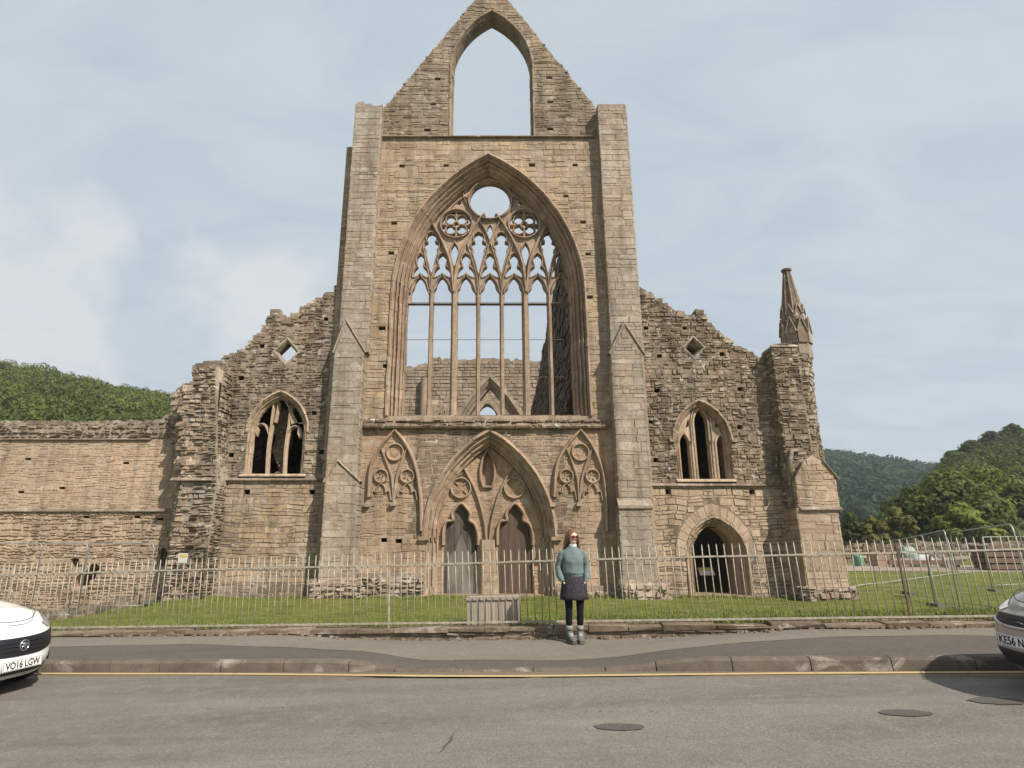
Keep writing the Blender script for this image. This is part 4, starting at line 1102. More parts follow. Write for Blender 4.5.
def wavy(s, k=0.0): return 0.04*math.sin(s*1.7+k)+0.025*math.sin(s*4.1+k*2)
def tdark(s): return lerp(lerp(9.0, 8.55, sstep(-5.5, -2, s)), 9.15, sstep(0.5, 3.2, s))+wavy(s)
def asphalt(name, c0, c1, warm, sp=260, dark=0.0):
    m, nt, b = mat(name); tc = N(nt, 'ShaderNodeTexCoord').outputs['Object']
    big = noise(nt, mapping(nt, tc, (0.22, 1.5, 1)), 0.9, 8, 0.66, 0.5); fine = noise(nt, tc, 38, 6, 0.75); mid = noise(nt, tc, 4.5, 7, 0.7)
    col = ramp(nt, big, [(0.3, c0), (0.7, c1)]).outputs[0]
    col = mix(nt, ramp(nt, mid, [(0.50, 0.0), (0.70, 0.6)]).outputs[0], col, warm)
    v = N(nt, 'ShaderNodeTexVoronoi', _Scale=sp); nt.links.new(tc, v.inputs['Vector'])
    col = mix(nt, 0.75, col, ramp(nt, v.outputs['Color'], [(0.15, (0.72,0.72,0.72)), (0.6, (1.0,1.0,1.0)), (0.95, (1.4,1.36,1.3))]).outputs[0], 'MULTIPLY')
    col = mix(nt, 0.6, col, ramp(nt, fine, [(0.3, (0.7,0.7,0.7)), (0.7, (1.25,1.23,1.2))]).outputs[0], 'MULTIPLY')
    nt.links.new(col, b.inputs['Base Color']); b.inputs['Roughness'].default_value = 0.9; b.inputs['Specular IOR Level'].default_value = 0.25
    bump(nt, b, fine, 0.7, 0.012); return m
M['road'] = asphalt('worn_road_asphalt', (0.118,0.107,0.094), (0.205,0.187,0.165), (0.22,0.20,0.175), 90)
M['path_lt'] = asphalt('pale_worn_footway', (0.15,0.132,0.112), (0.19,0.168,0.143), (0.21,0.185,0.155), 110)
M['path_dk'] = asphalt('dark_relaid_footway', (0.085,0.074,0.065), (0.115,0.10,0.088), (0.12,0.105,0.09), 110)
M['patch'] = asphalt('patch_asphalt', (0.072,0.065,0.058), (0.10,0.09,0.08), (0.11,0.10,0.088), 110)
M['gutter'] = asphalt('gutter_dirt', (0.13,0.105,0.075), (0.17,0.14,0.10), (0.12,0.115,0.06), 110)
def grid(rows, m=0):
    mb = MB(); n = len(rows[0]); vs = [p for r in rows for p in r]
    mb.add(vs, [(j*n+i, j*n+i+1, (j+1)*n+i+1, (j+1)*n+i) for j in range(len(rows)-1) for i in range(n-1)], m, True); return mb
ss = [-60+i*2 for i in range(22)]+[-17+i*0.25 for i in range(137)]+[18+i*2 for i in range(22)]
rows = []
for t in [-14, -8, -4, 0, 2, 3, 4]+[4.5+0.25*i for i in range(14)]+[TK]:
    rows.append([(s, t, -0.02*abs(min(0, t-3.0))*0.3+0.006*math.sin(s*0.9+t*1.7)*(1 if t < 7.8 else 0)) for s in ss])
obj('road', sbake(grid(rows)), M['road'], kind='structure')
rows = [[(s, TK-0.22+0.05*math.sin(s*2.3)+0.03*math.sin(s*5.9+1), 0.010) for s in ss], [(s, TK-0.001, 0.014) for s in ss]]
rows.insert(0, [(s, t-0.02, -0.004) for s, t, z in rows[0]])
obj('road_gutter', sbake(grid(rows)), M['gutter'], kind='structure')
m, nt, b = mat('worn_yellow_paint'); tc = N(nt, 'ShaderNodeTexCoord').outputs['Object']
w_ = noise(nt, tc, 9, 6, 0.7); col = mix(nt, ramp(nt, w_, [(0.55, 0.0), (0.72, 0.85)]).outputs[0], (0.47,0.33,0.16), (0.18,0.155,0.12))
nt.links.new(col, b.inputs['Base Color']); b.inputs['Roughness'].default_value = 0.8; M['yellow'] = m
def tline(s): return 7.91-0.18*math.exp(-((s+0.9)/3.2)**2)+0.008*math.sin(s*1.3)
rows = [[(s, tline(s)-0.042, 0.019) for s in ss], [(s, tline(s)+0.042, 0.019) for s in ss]]
obj('road_marking', sbake(grid(rows)), M['yellow'], kind='structure')
# kerb stones
m_k = stone('kerb_stone', [(0.125,0.108,0.09),(0.148,0.13,0.108),(0.11,0.096,0.08),(0.138,0.118,0.098)], stain_amt=0.55, stain_lo=0.42, bd=0.012, tint=(0.98,0.98,0.99))
mb = MB(); s = -20.0
while s < 20:
    ln = random.choice((0.62, 0.9, 0.9, 0.75)); e = s+ln; rr = []
    for x in (s+0.006, s+0.02, lerp(s, e, 0.33), lerp(s, e, 0.66), e-0.02, e-0.006):
        h = kh_(x); jj = 0.004 if x in (s+0.006, e-0.006) else 0; o = 0.006*math.sin(s*7)
        rr.append([(x, TK+o+0.02, -0.12), (x, TK+o+jj, 0.0), (x, TK+o+0.015, h-0.03), (x, TK+o+0.035, h-0.006-jj), (x, TK+o+0.06, h-jj), (x, TK+0.15, h+0.001), (x, TK+0.15, -0.12)])
    mb.rings(rr, smooth=False); s = e
obj('kerb', sbake(mb), m_k, kind='structure')
def walltop(): return 0.31
def hp(s, t):
    k = (t-(TK+0.14))/(9.72-TK-0.14); return lerp(kh_(s)-0.004, pb_(s), sstep(0, 1, k))+0.004*math.sin(s*3+t*5)
rows = [[(s, lerp(TK+0.14, tdark(s)+0.03, k/4), hp(s, lerp(TK+0.14, tdark(s)+0.03, k/4))) for s in ss] for k in range(5)]
obj('footway_strip', sbake(grid(rows)), M['path_dk'], kind='structure')
rows = [[(s, lerp(tdark(s), 9.86, k/6), hp(s, lerp(tdark(s), 9.86, k/6))+0.004) for s in ss] for k in range(7)]
obj('pavement', sbake(grid(rows)), M['path_lt'], kind='structure')
# repairs and a crack in the road
def blob(s, t, a, b_, n=22, j=0.12):
    return [(s+a*math.cos(2*math.pi*i/n)*(1+random.uniform(-j, j)), t+b_*math.sin(2*math.pi*i/n)*(1+random.uniform(-j, j))) for i in range(n)]
mb = MB()
def road_h(s, t): return 0.006*math.sin(s*0.9+t*1.7)
for s, t, a, b_ in ((0.35, 5.81, 0.215, 0.105), (2.93, 6.27, 0.22, 0.10), (3.95, 6.69, 0.25, 0.13)):
    P = blob(s, t, a, b_, 24, 0.10 if a > 0.216 else 0.06); mb.add([(x, y, road_h(x, y)+0.007) for x, y in P], [tuple(range(len(P)))])
obj('road_patch', sbake(mb), M['patch'], kind='structure')
mb = MB()
def crack(pts, w):
    n = len(pts); vs = []
    for i, (x, y) in enumerate(pts):
        ww = w*(1-abs(2*i/(n-1)-1))+0.002; vs += [(x-ww*0.6, y-ww*0.3, road_h(x, y)+0.006), (x+ww*0.6, y+ww*0.3, road_h(x, y)+0.006)]
    mb.add(vs, [(2*i, 2*i+1, 2*i+3, 2*i+2) for i in range(n-1)])
q = [SPx(a, b_, 0) for a, b_ in ((456,731),(452,737),(451,742),(446,746),(443,751),(437,756))]; crack([(p.x, p.y) for p in q], 0.022)
def seam(px0, px1, py, n=26):
    q = [SPx(lerp(px0, px1, i/n), py+random.uniform(-0.7, 0.7), 0) for i in range(n+1)]
    for i in range(n):
        if random.random() < 0.7: crack([(q[i].x, q[i].y), (lerp(q[i].x, q[i+1].x, .5), lerp(q[i].y, q[i+1].y, .5)+random.uniform(-.01, .01)), (q[i+1].x, q[i+1].y)], 0.010)
seam(200, 330, 709); seam(510, 660, 711); seam(680, 760, 709.5)
obj('road_crack', sbake(mb), M['patch'], kind='structure')

# ================================================================= DWARF WALL + RAILINGS
mb = MB()
TW = 9.73
slab(mb, [rect(-22, 22, -0.3, 0.26)], TW, TW+0.34)
stones(mb, [rect(-22, 22, -0.1, 0.245)], y0=TW, **{**MID, 'ch': (0.07, 0.13), 'w': (0.12, 0.55), 'dep': (0.0, 0.05), 'jit': 0.012})
s = -22
while s < 22:
    e = s+random.uniform(0.35, 0.9); mb.box(s+0.006, e-0.006, TW-0.03-random.uniform(0, 0.03), TW+0.36, 0.245, 0.31+random.uniform(-0.02, 0.012), jit=0.016); s = e
for k in range(260):      # crumbs of stone and dead leaves along its foot
    x = random.uniform(-8, 7.5); r_ = random.uniform(0.008, 0.03); y = TW-0.02-abs(random.gauss(0, 0.06)); z = hp(x, min(9.8, y))+0.004
    mb.box(x-r_, x+r_, y-r_, y+r_, z-0.01, z+r_*1.1, jit=r_*0.4)
dwf = obj('dwarf_wall', sbake(mb), M['kerbwall']); tag(dwf, 'low rough stone kerb wall carrying the iron railings along the pavement', 'wall')
centre_origin(dwf)
TF = TW+0.19
rail = thing('railing_fence', 'pale galvanised vertical bar railings on the low kerb wall in front of the ruin', 'fence', tuple(S2W(0, TF, 0.31)))
mb = MB()
for s0, s1 in ((-14, -3.05), (-3.0, 4.9), (4.95, 13)):
    n = 12; dz = lambda s: 0.012*math.sin(s*0.8+1)
    for i in range(n):
        a, b_ = lerp(s0, s1, i/n), lerp(s0, s1, (i+1)/n)
        mb.box(a, b_, TF-0.02, TF+0.02, 1.266+dz(a)*0.6, 1.292+dz(a)*0.6)
obj('top_rail', sbake(mb), M['iron'], rail)
mb = MB(); mb.box(-14, 13, TF-0.018, TF+0.018, 0.345, 0.372); obj('bottom_rail', sbake(mb), M['iron'], rail)
sp = 0.1165; bars = []; s = -13.9
while s < 12.9: bars.append(s); s += sp
vis = sorted(bars, key=lambda q: abs(q-(-0.8)) if q < 6.4 else 99)
near = sorted([q for q in bars if -7.6 < q < 6.3], key=lambda q: -q)[:100]     # nearest to the camera = largest in the picture
rest = MB()
def one_bar(mb, s):
    rb = random.gauss(0, 0.004); tb = random.gauss(0, 0.008); y = TF+0.0
    r = 0.0085; mb.tube([(s, y, 0.30), (s+rb, y, 0.9), (s+tb, y, 1.45+random.uniform(-.006, .006))], r, 6); mb.bar((s+tb, y, 1.448), (s+tb, y, 1.475), r, 6, r2=0.003)
for q in bars:
    if q in near:
        mb = MB(); one_bar(mb, q); obj('bar', sbake(mb), M['iron'], rail)
    else: one_bar(rest, q)
obj('bar', sbake(rest), M['iron'], rail, kind='stuff')
for q in (-3.03, 4.92, -10.2, 10.0):
    mb = MB(); mb.box(q-0.012, q+0.012, TF-0.015, TF+0.015, 0.25, 1.42)
    obj('post', sbake(mb), M['rust'] if q == 4.92 else M['iron'], rail)

# boarded timber box behind the railings
bx0, bx1 = SPx(465.5, 612, 0.4), SPx(515, 612, 0.4)
TBX = 10.25
cB = S2W(-1.36, TBX, 0.2)
tb = thing('timber_box', 'low silvered board box standing on the grass behind the railings below the double doors', 'planter', tuple(cB))
hw = 0.42
for k, (y0_, y1_) in enumerate(((TBX-0.02, TBX+0.005), (TBX+0.38, TBX+0.40))):
    mb = MB(); n = 7
    for i in range(n):
        a, b_ = lerp(-1.36-hw, -1.36+hw, i/n), lerp(-1.36-hw, -1.36+hw, (i+1)/n)
        mb.box(a+0.0015, b_-0.0015, y0_-random.uniform(0, 0.003), y1_, 0.1, 0.665+random.uniform(-0.004, 0.004))
    obj('board_panel', sbake(mb), M['board'], tb)
mb = MB(); mb.box(-1.36-hw-0.03, -1.36+hw+0.03, TBX-0.045, TBX+0.42, 0.667, 0.70); obj('top_board', sbake(mb), M['board'], tb)
for s_ in (-1.36-hw+0.02, -1.36+hw-0.02):
    mb = MB(); mb.box(s_-0.03, s_+0.03, TBX+0.02, TBX+0.37, 0.1, 0.664); obj('side_panel', sbake(mb), M['board'], tb)

# ================================================================= SITE FENCING
def heras(name, p, q, zt0, zt1, label, group, h=2.0, dark=False):
    p = Vector(p); q = Vector(q); d = (q-p); ln = d.length; d.normalize()
    mid = (p+q)/2; zb = min(zt0, zt1)-h
    t = thing(name, label, 'fence panel', (mid.x, mid.y, zb), 0, group)
    fr = M['rust'] if dark else M['galv']
    def at(u, v): # u along, v 0..1 up
        x = p.x+d.x*u; y = p.y+d.y*u; z = lerp(zt0, zt1, u/ln)-h*(1-v); return (x, y, z)
    mb = MB(); r = 0.12
    pts = [at(0.0, 0.0), at(0.0, 1-r/h*1.4), at(r*0.3, 1-r/h*0.5), at(r, 1), at(ln-r, 1), at(ln-r*0.3, 1-r/h*0.5), at(ln, 1-r/h*1.4), at(ln, 0.0)]
    mb.tube(pts, 0.017, 7); mb.tube([at(0, 0.1), at(ln, 0.1)], 0.013, 6)
    obj('frame', mb, fr, t)
    mb = MB(); n = int(ln/0.16); 
    for i in range(1, n): mb.bar(at(ln*i/n, 0.1), at(ln*i/n, 0.985), 0.0022, 3, cap=False, smooth=False)
    for k in range(1, 8): mb.bar(at(0, 0.1+0.11*k), at(ln, 0.1+0.11*k), 0.0022, 3, cap=False, smooth=False)
    obj('wire_mesh', mb, M['wire'], t)
    for u in (0.02, ln-0.02):
        x, y, z = at(u, 0); mb = MB(); mb.box(x-0.10, x+0.10, y-0.26, y+0.26, z-0.05, z+0.06, jit=0.004); obj('foot_block', mb, M['blockw'], t)
    return t
YL = 22.4
for i, (a, b_, lab, dk) in enumerate(((-34, 41, 'grey mesh site fence panel at far left partly hidden by the white car', False), (43.5, 86.5, 'grey mesh site fence panel in front of the breach in the long buff wall', False),
                           (89.5, 153, 'widest grey mesh site fence panel along the buff wall between breach and keyhole opening', False), (157, 207, 'rust brown mesh site fence panel before the broken left end of the ruin', True))):
    x0, z0 = W(a, 543.3, YL); x1, z1 = W(b_, 543.3, YL)
    heras('site_fence_panel', (x0, YL, 0), (x1, YL+0.1, 0), z0, z1, lab, 'site fence panels', z0-gz((x0+x1)/2)+0.02, dk)
runs = [((870,545,27.0), (899,539.6,23.6)), ((900,539.5,23.5), (922,535,20.2)), ((922.5,534.9,20.1), (944.5,530.2,17.0)), ((949.5,532.6,16.6), (1012,524.0,13.3)), ((1017,524.5,13.0), (1085,514.0,10.4))]
labs = ['mesh site fence panel nearest the turret at the far end of the right hand run', 'mesh site fence panel second from the turret in the right hand run', 'mesh site fence panel in the middle of the right hand run, ending rounded',
        'mesh site fence panel standing before the brown timber stack', 'mesh site fence panel closest to the silver car at the near end of the run']
for (p, q), lab in zip(runs, labs):
    (xa, za), (xb, zb) = W(*p), W(*q)
    gm = ground_z((xa+xb)/2, (p[2]+q[2])/2)
    heras('site_fence_panel', (xa, p[2], 0), (xb, q[2], 0), za, zb, lab, 'site fence panels', (za+zb)/2-gm+0.03)
# second, farther line
heras('site_fence_panel', (21.3, 26.0, 0), (24.8, 27.0, 0), 1.62, 1.66, 'mesh site fence panel farther off beyond the brown timber stack', 'site fence panels', 2.2)
heras('site_fence_panel', (24.9, 27.0, 0), (28.4, 28.0, 0), 1.66, 1.70, 'mesh site fence panel at the far right edge beyond the timber stack', 'site fence panels', 2.2)

# small notice on the left fence
x, z = W(183, 558, YL-0.06)
nt_ = thing('notice', 'small white and yellow warning notice tied to the rust brown fence panel', 'sign', (x, YL-0.06, z-0.2))
mb = MB(); mb.box(x-0.17, x+0.17, YL-0.075, YL-0.06, z-0.17, z+0.17); obj('board', mb, plain('white_sheet', (0.48,0.48,0.46), 0.5, var=0.08), nt_)
mb = MB(); mb.box(x-0.12, x+0.14, YL-0.079, YL-0.076, z+0.02, z+0.12); obj('yellow_panel', mb, plain('sign_yellow', (0.45,0.34,0.07), 0.5), nt_)
# reading board inside the side doorway
x0, z0 = W(698.8, 570.5, F+1.6); x1, z1 = W(713.5, 570.5, F+1.6)
lec = thing('information_board', 'small sloping information board on two legs inside the right hand doorway', 'sign', ((x0+x1)/2, F+1.6, ZG))
mb = MB(); mb.add([(x0, F+1.45, z0-0.14), (x1, F+1.45, z0-0.14), (x1, F+1.7, z0+0.12), (x0, F+1.7, z0+0.12), (x0, F+1.48, z0-0.18), (x1, F+1.48, z0-0.18), (x1, F+1.73, z0+0.08), (x0, F+1.73, z0+0.08)], [(0,1,2,3), (7,6,5,4), (0,4,5,1), (3,2,6,7), (0,3,7,4), (1,5,6,2)])
pnl = obj('panel', mb, plain('board_white', (0.75,0.76,0.78), 0.4, var=0.1), lec)
mb = MB(); mb.add([(lerp(x0, x1, .05), F+1.566, z0+0.0), (lerp(x0, x1, .95), F+1.566, z0+0.0), (lerp(x0, x1, .95), F+1.685, z0+0.118), (lerp(x0, x1, .05), F+1.685, z0+0.118)], [(0,1,2,3)])
obj('yellow_strip', mb, plain('board_yellow', (0.70,0.52,0.14), 0.4), pnl)
for xx in (lerp(x0, x1, .15), lerp(x0, x1, .85)):
    mb = MB(); mb.bar((xx, F+1.6, ZG-0.2), (xx, F+1.6, z0-0.06), 0.03, 6); obj('leg', mb, M['dark'], lec)
mb = MB(); mb.bar((x0-0.05, F+1.6, ZP(593, F+1.6)), (x1+0.25, F+1.6, ZP(593, F+1.6)), 0.018, 6); obj('cross_rail', mb, M['galv'], lec)

# ================================================================= YARD BEYOND THE RIGHT HAND LAWN
mb = MB()
rows = [[(x, y+1.2*math.sin(x*0.11), -0.585) for x in range(12, 120, 3)] for y in (42, 47, 53)]
m, nt, b = mat('earth_track'); tc = N(nt, 'ShaderNodeTexCoord').outputs['Object']
nt.links.new(ramp(nt, noise(nt, tc, 0.9, 7, 0.7), [(0.3, (0.20,0.15,0.11)), (0.7, (0.33,0.26,0.20))]).outputs[0], b.inputs['Base Color']); b.inputs['Roughness'].default_value = 0.95
obj('path', grid(rows), m, kind='structure')
# low ruined walls at the back of the yard
def ruin(name, label, pts, Y, top_j, mt='rubble', t=0.8):
    P = L(pts, Y); o = thing(name, label, 'wall', ((P[0][0]+P[-1][0])/2, Y, -0.7))
    poly = [(P[0][0], -1.0)]+ragline(P, 5, top_j)+[(P[-1][0], -1.0)]
    mb = MB(); slab(mb, [poly], Y, Y+t); stones(mb, [poly], y0=Y, **{**CORE, 'ch': (0.18, 0.32), 'w': (0.25, 0.7), 'dep': (0, 0.14)})
    for k in range(30):
        i = random.randrange(len(P)-1); x = lerp(P[i][0], P[i+1][0], random.random()); z = lerp(P[i][1], P[i+1][1], 0.5); s = random.uniform(0.1, 0.28)
        mb.box(x-s, x+s, Y, Y+t*0.8, z-0.2, z+s*0.6, jit=0.06)
    obj('masonry', mb, M[mt], o); return o
ruin('ruined_wall', 'low grey ruined stone wall behind the yard just right of the turret', [(838,549),(852,546),(866,544),(880,546),(890,545),(902,546)], 56, 0.12)
ruin('ruined_wall', 'long low brown ruined stone wall across the back of the yard under the trees', [(896,546),(915,543),(940,542.5),(960,543.5),(985,545),(1010,541),(1060,542)], 64, 0.12, 'cope')
def crate(name, label, cat, px0_, px1_, pyt, Y, dep, mt, rows_=3):
    x0, zt_ = W(px0_, pyt, Y); x1, _ = W(px1_, pyt, Y); zb = ground_z((x0+x1)/2, Y)
    t = thing(name, label, cat, ((x0+x1)/2, Y+dep/2, zb))
    mb = MB(); n = rows_
    for k in range(n):
        a, b_ = lerp(zb, zt_, k/n), lerp(zb, zt_, (k+1)/n); mb.box(x0, x1, Y, Y+0.03, a+0.012, b_-0.012, jit=0.006); mb.box(x0, x1, Y+dep-0.03, Y+dep, a+0.012, b_-0.012, jit=0.006)
        mb.box(x0, x0+0.03, Y+0.031, Y+dep-0.031, a+0.012, b_-0.012, jit=0.004); mb.box(x1-0.03, x1, Y+0.031, Y+dep-0.031, a+0.012, b_-0.012, jit=0.004)
    obj('side_boards', mb, M[mt], t)
    mb = MB(); mb.box(x0-0.02, x1+0.02, Y-0.02, Y+dep+0.02, zt_-0.01, zt_+0.035); obj('lid', mb, M[mt], t)
    for xx in (x0+0.08, x1-0.08):
        mb = MB(); mb.box(xx-0.04, xx+0.04, Y-0.035, Y-0.005, zb, zt_-0.015); obj('batten', mb, M[mt], t)
    return t
crate('wooden_crate', 'pale pinkish plywood crate in the yard near the turret', 'crate', 876, 889, 554.5, 50, 1.2, 'ply', 2)
# stack of brown timber
def stack(label, px0_, px1_, pyt, Y, dep, layers):
    x0, zt_ = W(px0_, pyt, Y); x1, _ = W(px1_, pyt, Y); zb = ground_z(x0, Y)
    t = thing('timber_stack', label, 'timber stack', ((x0+x1)/2, Y+dep/2, zb), 0, 'timber stacks in the yard')
    h = (zt_-zb)/layers
    for k in range(layers):
        mb = MB(); n = 6; z0 = zb+k*h
        for i in range(n):
            a, b_ = lerp(Y, Y+dep, i/n), lerp(Y, Y+dep, (i+1)/n); o = random.uniform(-0.06, 0.06)
            mb.box(x0+o, x1+o, a+0.01, b_-0.01, z0+h*0.22, z0+h*0.98, jit=0.006)
        obj('plank_layer', mb, M['plank'], t)
        mb = MB()
        for u in (0.12, 0.5, 0.88): mb.box(lerp(x0, x1, u)-0.05, lerp(x0, x1, u)+0.05, Y+0.03, Y+dep-0.03, z0+0.002, z0+h*0.215)
        obj('bearer', mb, M['plank'], t)
stack('tall stack of dark brown timber in the yard, above the silver car', 987, 1034, 545.5, 43.0, 1.6, 4)
stack('lower far end of brown timber left of the tall stack', 984, 1022, 553, 46.0, 1.2, 2)
for i, (a, b_, py0, py1, Y, lab, mt) in enumerate(((889, 966, 562.5, 561.5, 48, 'long dark brown beam lying on the ground between crate and timber stacks', 'plank'), (893, 950, 559.5, 561, 49, 'thinner grey beam lying behind the long dark beam', 'board'), (944, 985, 559, 557, 47, 'pale grey plank propped beside the timber stacks', 'board'))):
    x0, z0 = W(a, py0, Y); x1, z1 = W(b_, py1, Y); mb = MB(); z0 = max(z0, -0.45) if i < 2 else z0
    if i < 2: z1 = z0
    th = 0.11 if i else 0.16
    mb.add([(x0, Y, z0-th), (x1, Y+0.3, z1-th), (x1, Y+0.3, z1+th), (x0, Y, z0+th), (x0, Y+0.25, z0-th), (x1, Y+0.55, z1-th), (x1, Y+0.55, z1+th), (x0, Y+0.25, z0+th)], [(0,1,2,3), (7,6,5,4), (0,4,5,1), (3,2,6,7), (0,3,7,4), (1,5,6,2)])
    for u in (0.1, 0.9):
        xx = lerp(x0, x1, u); mb.box(xx-0.08, xx+0.08, Y+0.02, Y+0.5, -0.62, min(z0, z1)-th-0.004)
    o = obj('timber_beam', mb, M[mt]); tag(o, lab, 'timber'); centre_origin(o)
# bulk bags and sheets
def sack(label, px, py, Y, w, h, mt, tilt):
    x, zt_ = W(px, py, Y); zb = -0.6; mb = MB(); n = 14; rs = []
    for k in range(8):
        u = k/7; z = lerp(zb, zb+h, u); r = w*(0.86+0.22*math.sin(math.pi*min(1, u*1.1)))*(0.9 if k == 7 else 1)
        rs.append([(x+tilt*u+r*(abs(math.cos(a))**0.6)*(1 if math.cos(a) > 0 else -1)*(1+random.uniform(-.05, .05)), Y+r*0.8*(abs(math.sin(a))**0.6)*(1 if math.sin(a) > 0 else -1), z+random.uniform(-.02, .02)) for a in [2*math.pi*i/n for i in range(n)]])
    mb.rings(rs); t = thing('bulk_bag', label, 'bag', (x, Y, zb), 0, 'builders bags in the yard'); obj('bag', mb, mt, t)
    for s in (-1, 1):
        mb = MB(); mb.tube([(x+s*w*0.8+tilt, Y, zb+h-0.05), (x+s*w*0.55+tilt, Y, zb+h+0.18), (x+s*w*0.3+tilt, Y, zb+h-0.02)], 0.025, 5); obj('handle_loop', mb, mt, t)
bagw = plain('white_woven_bag', (0.42,0.45,0.43), 0.8, var=0.2); bagg = plain('pale_green_sheet', (0.30,0.38,0.33), 0.7, var=0.2)
sack('white builders bag standing on the track beside the stake', 919, 556.5, 49.5, 0.8, 0.95, bagw, 0.1)
sack('pale green builders bag leaning behind the white bag', 909, 549, 53.5, 0.62, 1.5, bagg, -0.25)
x, z = W(858, 556, 50); mb = MB(); mb.rings([[(x+r*math.cos(2*math.pi*i/12), 50+r*math.sin(2*math.pi*i/12), zz_) for i in range(12)] for r, zz_ in ((0.34, -0.6), (0.38, -0.4), (0.38, 0.1), (0.34, 0.28), (0.1, 0.34))])
o = obj('water_butt', mb, plain('green_plastic', (0.10,0.22,0.16), 0.5)); tag(o, 'small green plastic water butt on the track beside the turret', 'barrel'); centre_origin(o)
# leaning stake on the lawn
p0 = W(929.5, 577.5, 36); p1 = W(934.5, 560, 36); mb = MB(); mb.box(-0.05, 0.05, -0.05, 0.05, -0.2, 1.25, jit=0.01)
o = obj('stake', mb, M['plank']); o.location = (p0[0], 36, ground_z(p0[0], 36)); o.rotation_euler = (0, 0.25, 0); tag(o, 'brown timber stake leaning at the edge of the lawn', 'stake')
# pale pipe lying on the lawn
pp = []
for px, py in ((853,588),(862,585.5),(880,583),(905,580),(930,576.5),(955,573.5),(975,572)):
    v = (CY-py)/FPX; dY = ct-v*st; dZ = st+v*ct; Y = (0.6+CAMH-0.05)/(-dZ/dY); pp.append(((px-CX)/FPX*Y/dY, Y, ground_z(0, Y)+0.07 if Y < 30 else -0.55))
mb = MB(); mb.tube([Vector(p) for p in pp], 0.032, 7)
o = obj('pipe', mb, plain('grey_pipe', (0.24,0.24,0.19), 0.6, var=0.15)); tag(o, 'pale grey pipe lying in a curve along the edge of the lawn', 'pipe'); centre_origin(o)
# ================================================================= CARS
def car_paint(name, col, metal=0.0, rough=0.35):
    m, nt, b = mat(name); b.inputs['Base Color'].default_value = (*col, 1); b.inputs['Metallic'].default_value = metal
    b.inputs['Roughness'].default_value = rough; b.inputs['Coat Weight'].default_value = 0.8; b.inputs['Coat Roughness'].default_value = 0.08
    tc = N(nt, 'ShaderNodeTexCoord').outputs['Object']
    d = noise(nt, tc, 3.0, 6, 0.7); col2 = mix(nt, ramp(nt, d, [(0.45, 0.0), (0.75, 0.12)]).outputs[0], col, tuple(c*0.5 for c in col))
    nt.links.new(col2, b.inputs['Base Color'])
    nt.links.new(ramp(nt, d, [(0.3, rough*0.8), (0.7, rough*1.4)]).outputs[0], b.inputs['Roughness']); return m
M['chrome'] = plain('chrome_trim', (0.62,0.62,0.63), 0.18, 1.0)
M['glass'] = plain('car_glass', (0.02,0.025,0.025), 0.06, 0.0, spec=0.8)
M['lampg'] = plain('headlamp_lens', (0.30,0.31,0.32), 0.12, 0.3, 0.3, 12)
M['lampa'] = plain('clear_lamp', (0.62,0.60,0.50), 0.15, 0.0, 0.2, 12)
M['platew'] = plain('number_plate_white', (0.72,0.72,0.70), 0.45, 0, 0.05, 9)
M['ink'] = plain('plate_characters', (0.01,0.01,0.01), 0.6)
M['grille'] = plain('grille_black', (0.010,0.010,0.014), 0.45)
M['alloy'] = plain('alloy_wheel', (0.45,0.45,0.46), 0.35, 0.9)
def pw_(tab, k):
    for (a, u), (b_, v) in zip(tab[:-1], tab[1:]):
        if k <= b_: return lerp(u, v, sstep(0, 1, (k-a)/(b_-a)) if b_ > a else 0)
    return tab[-1][1]
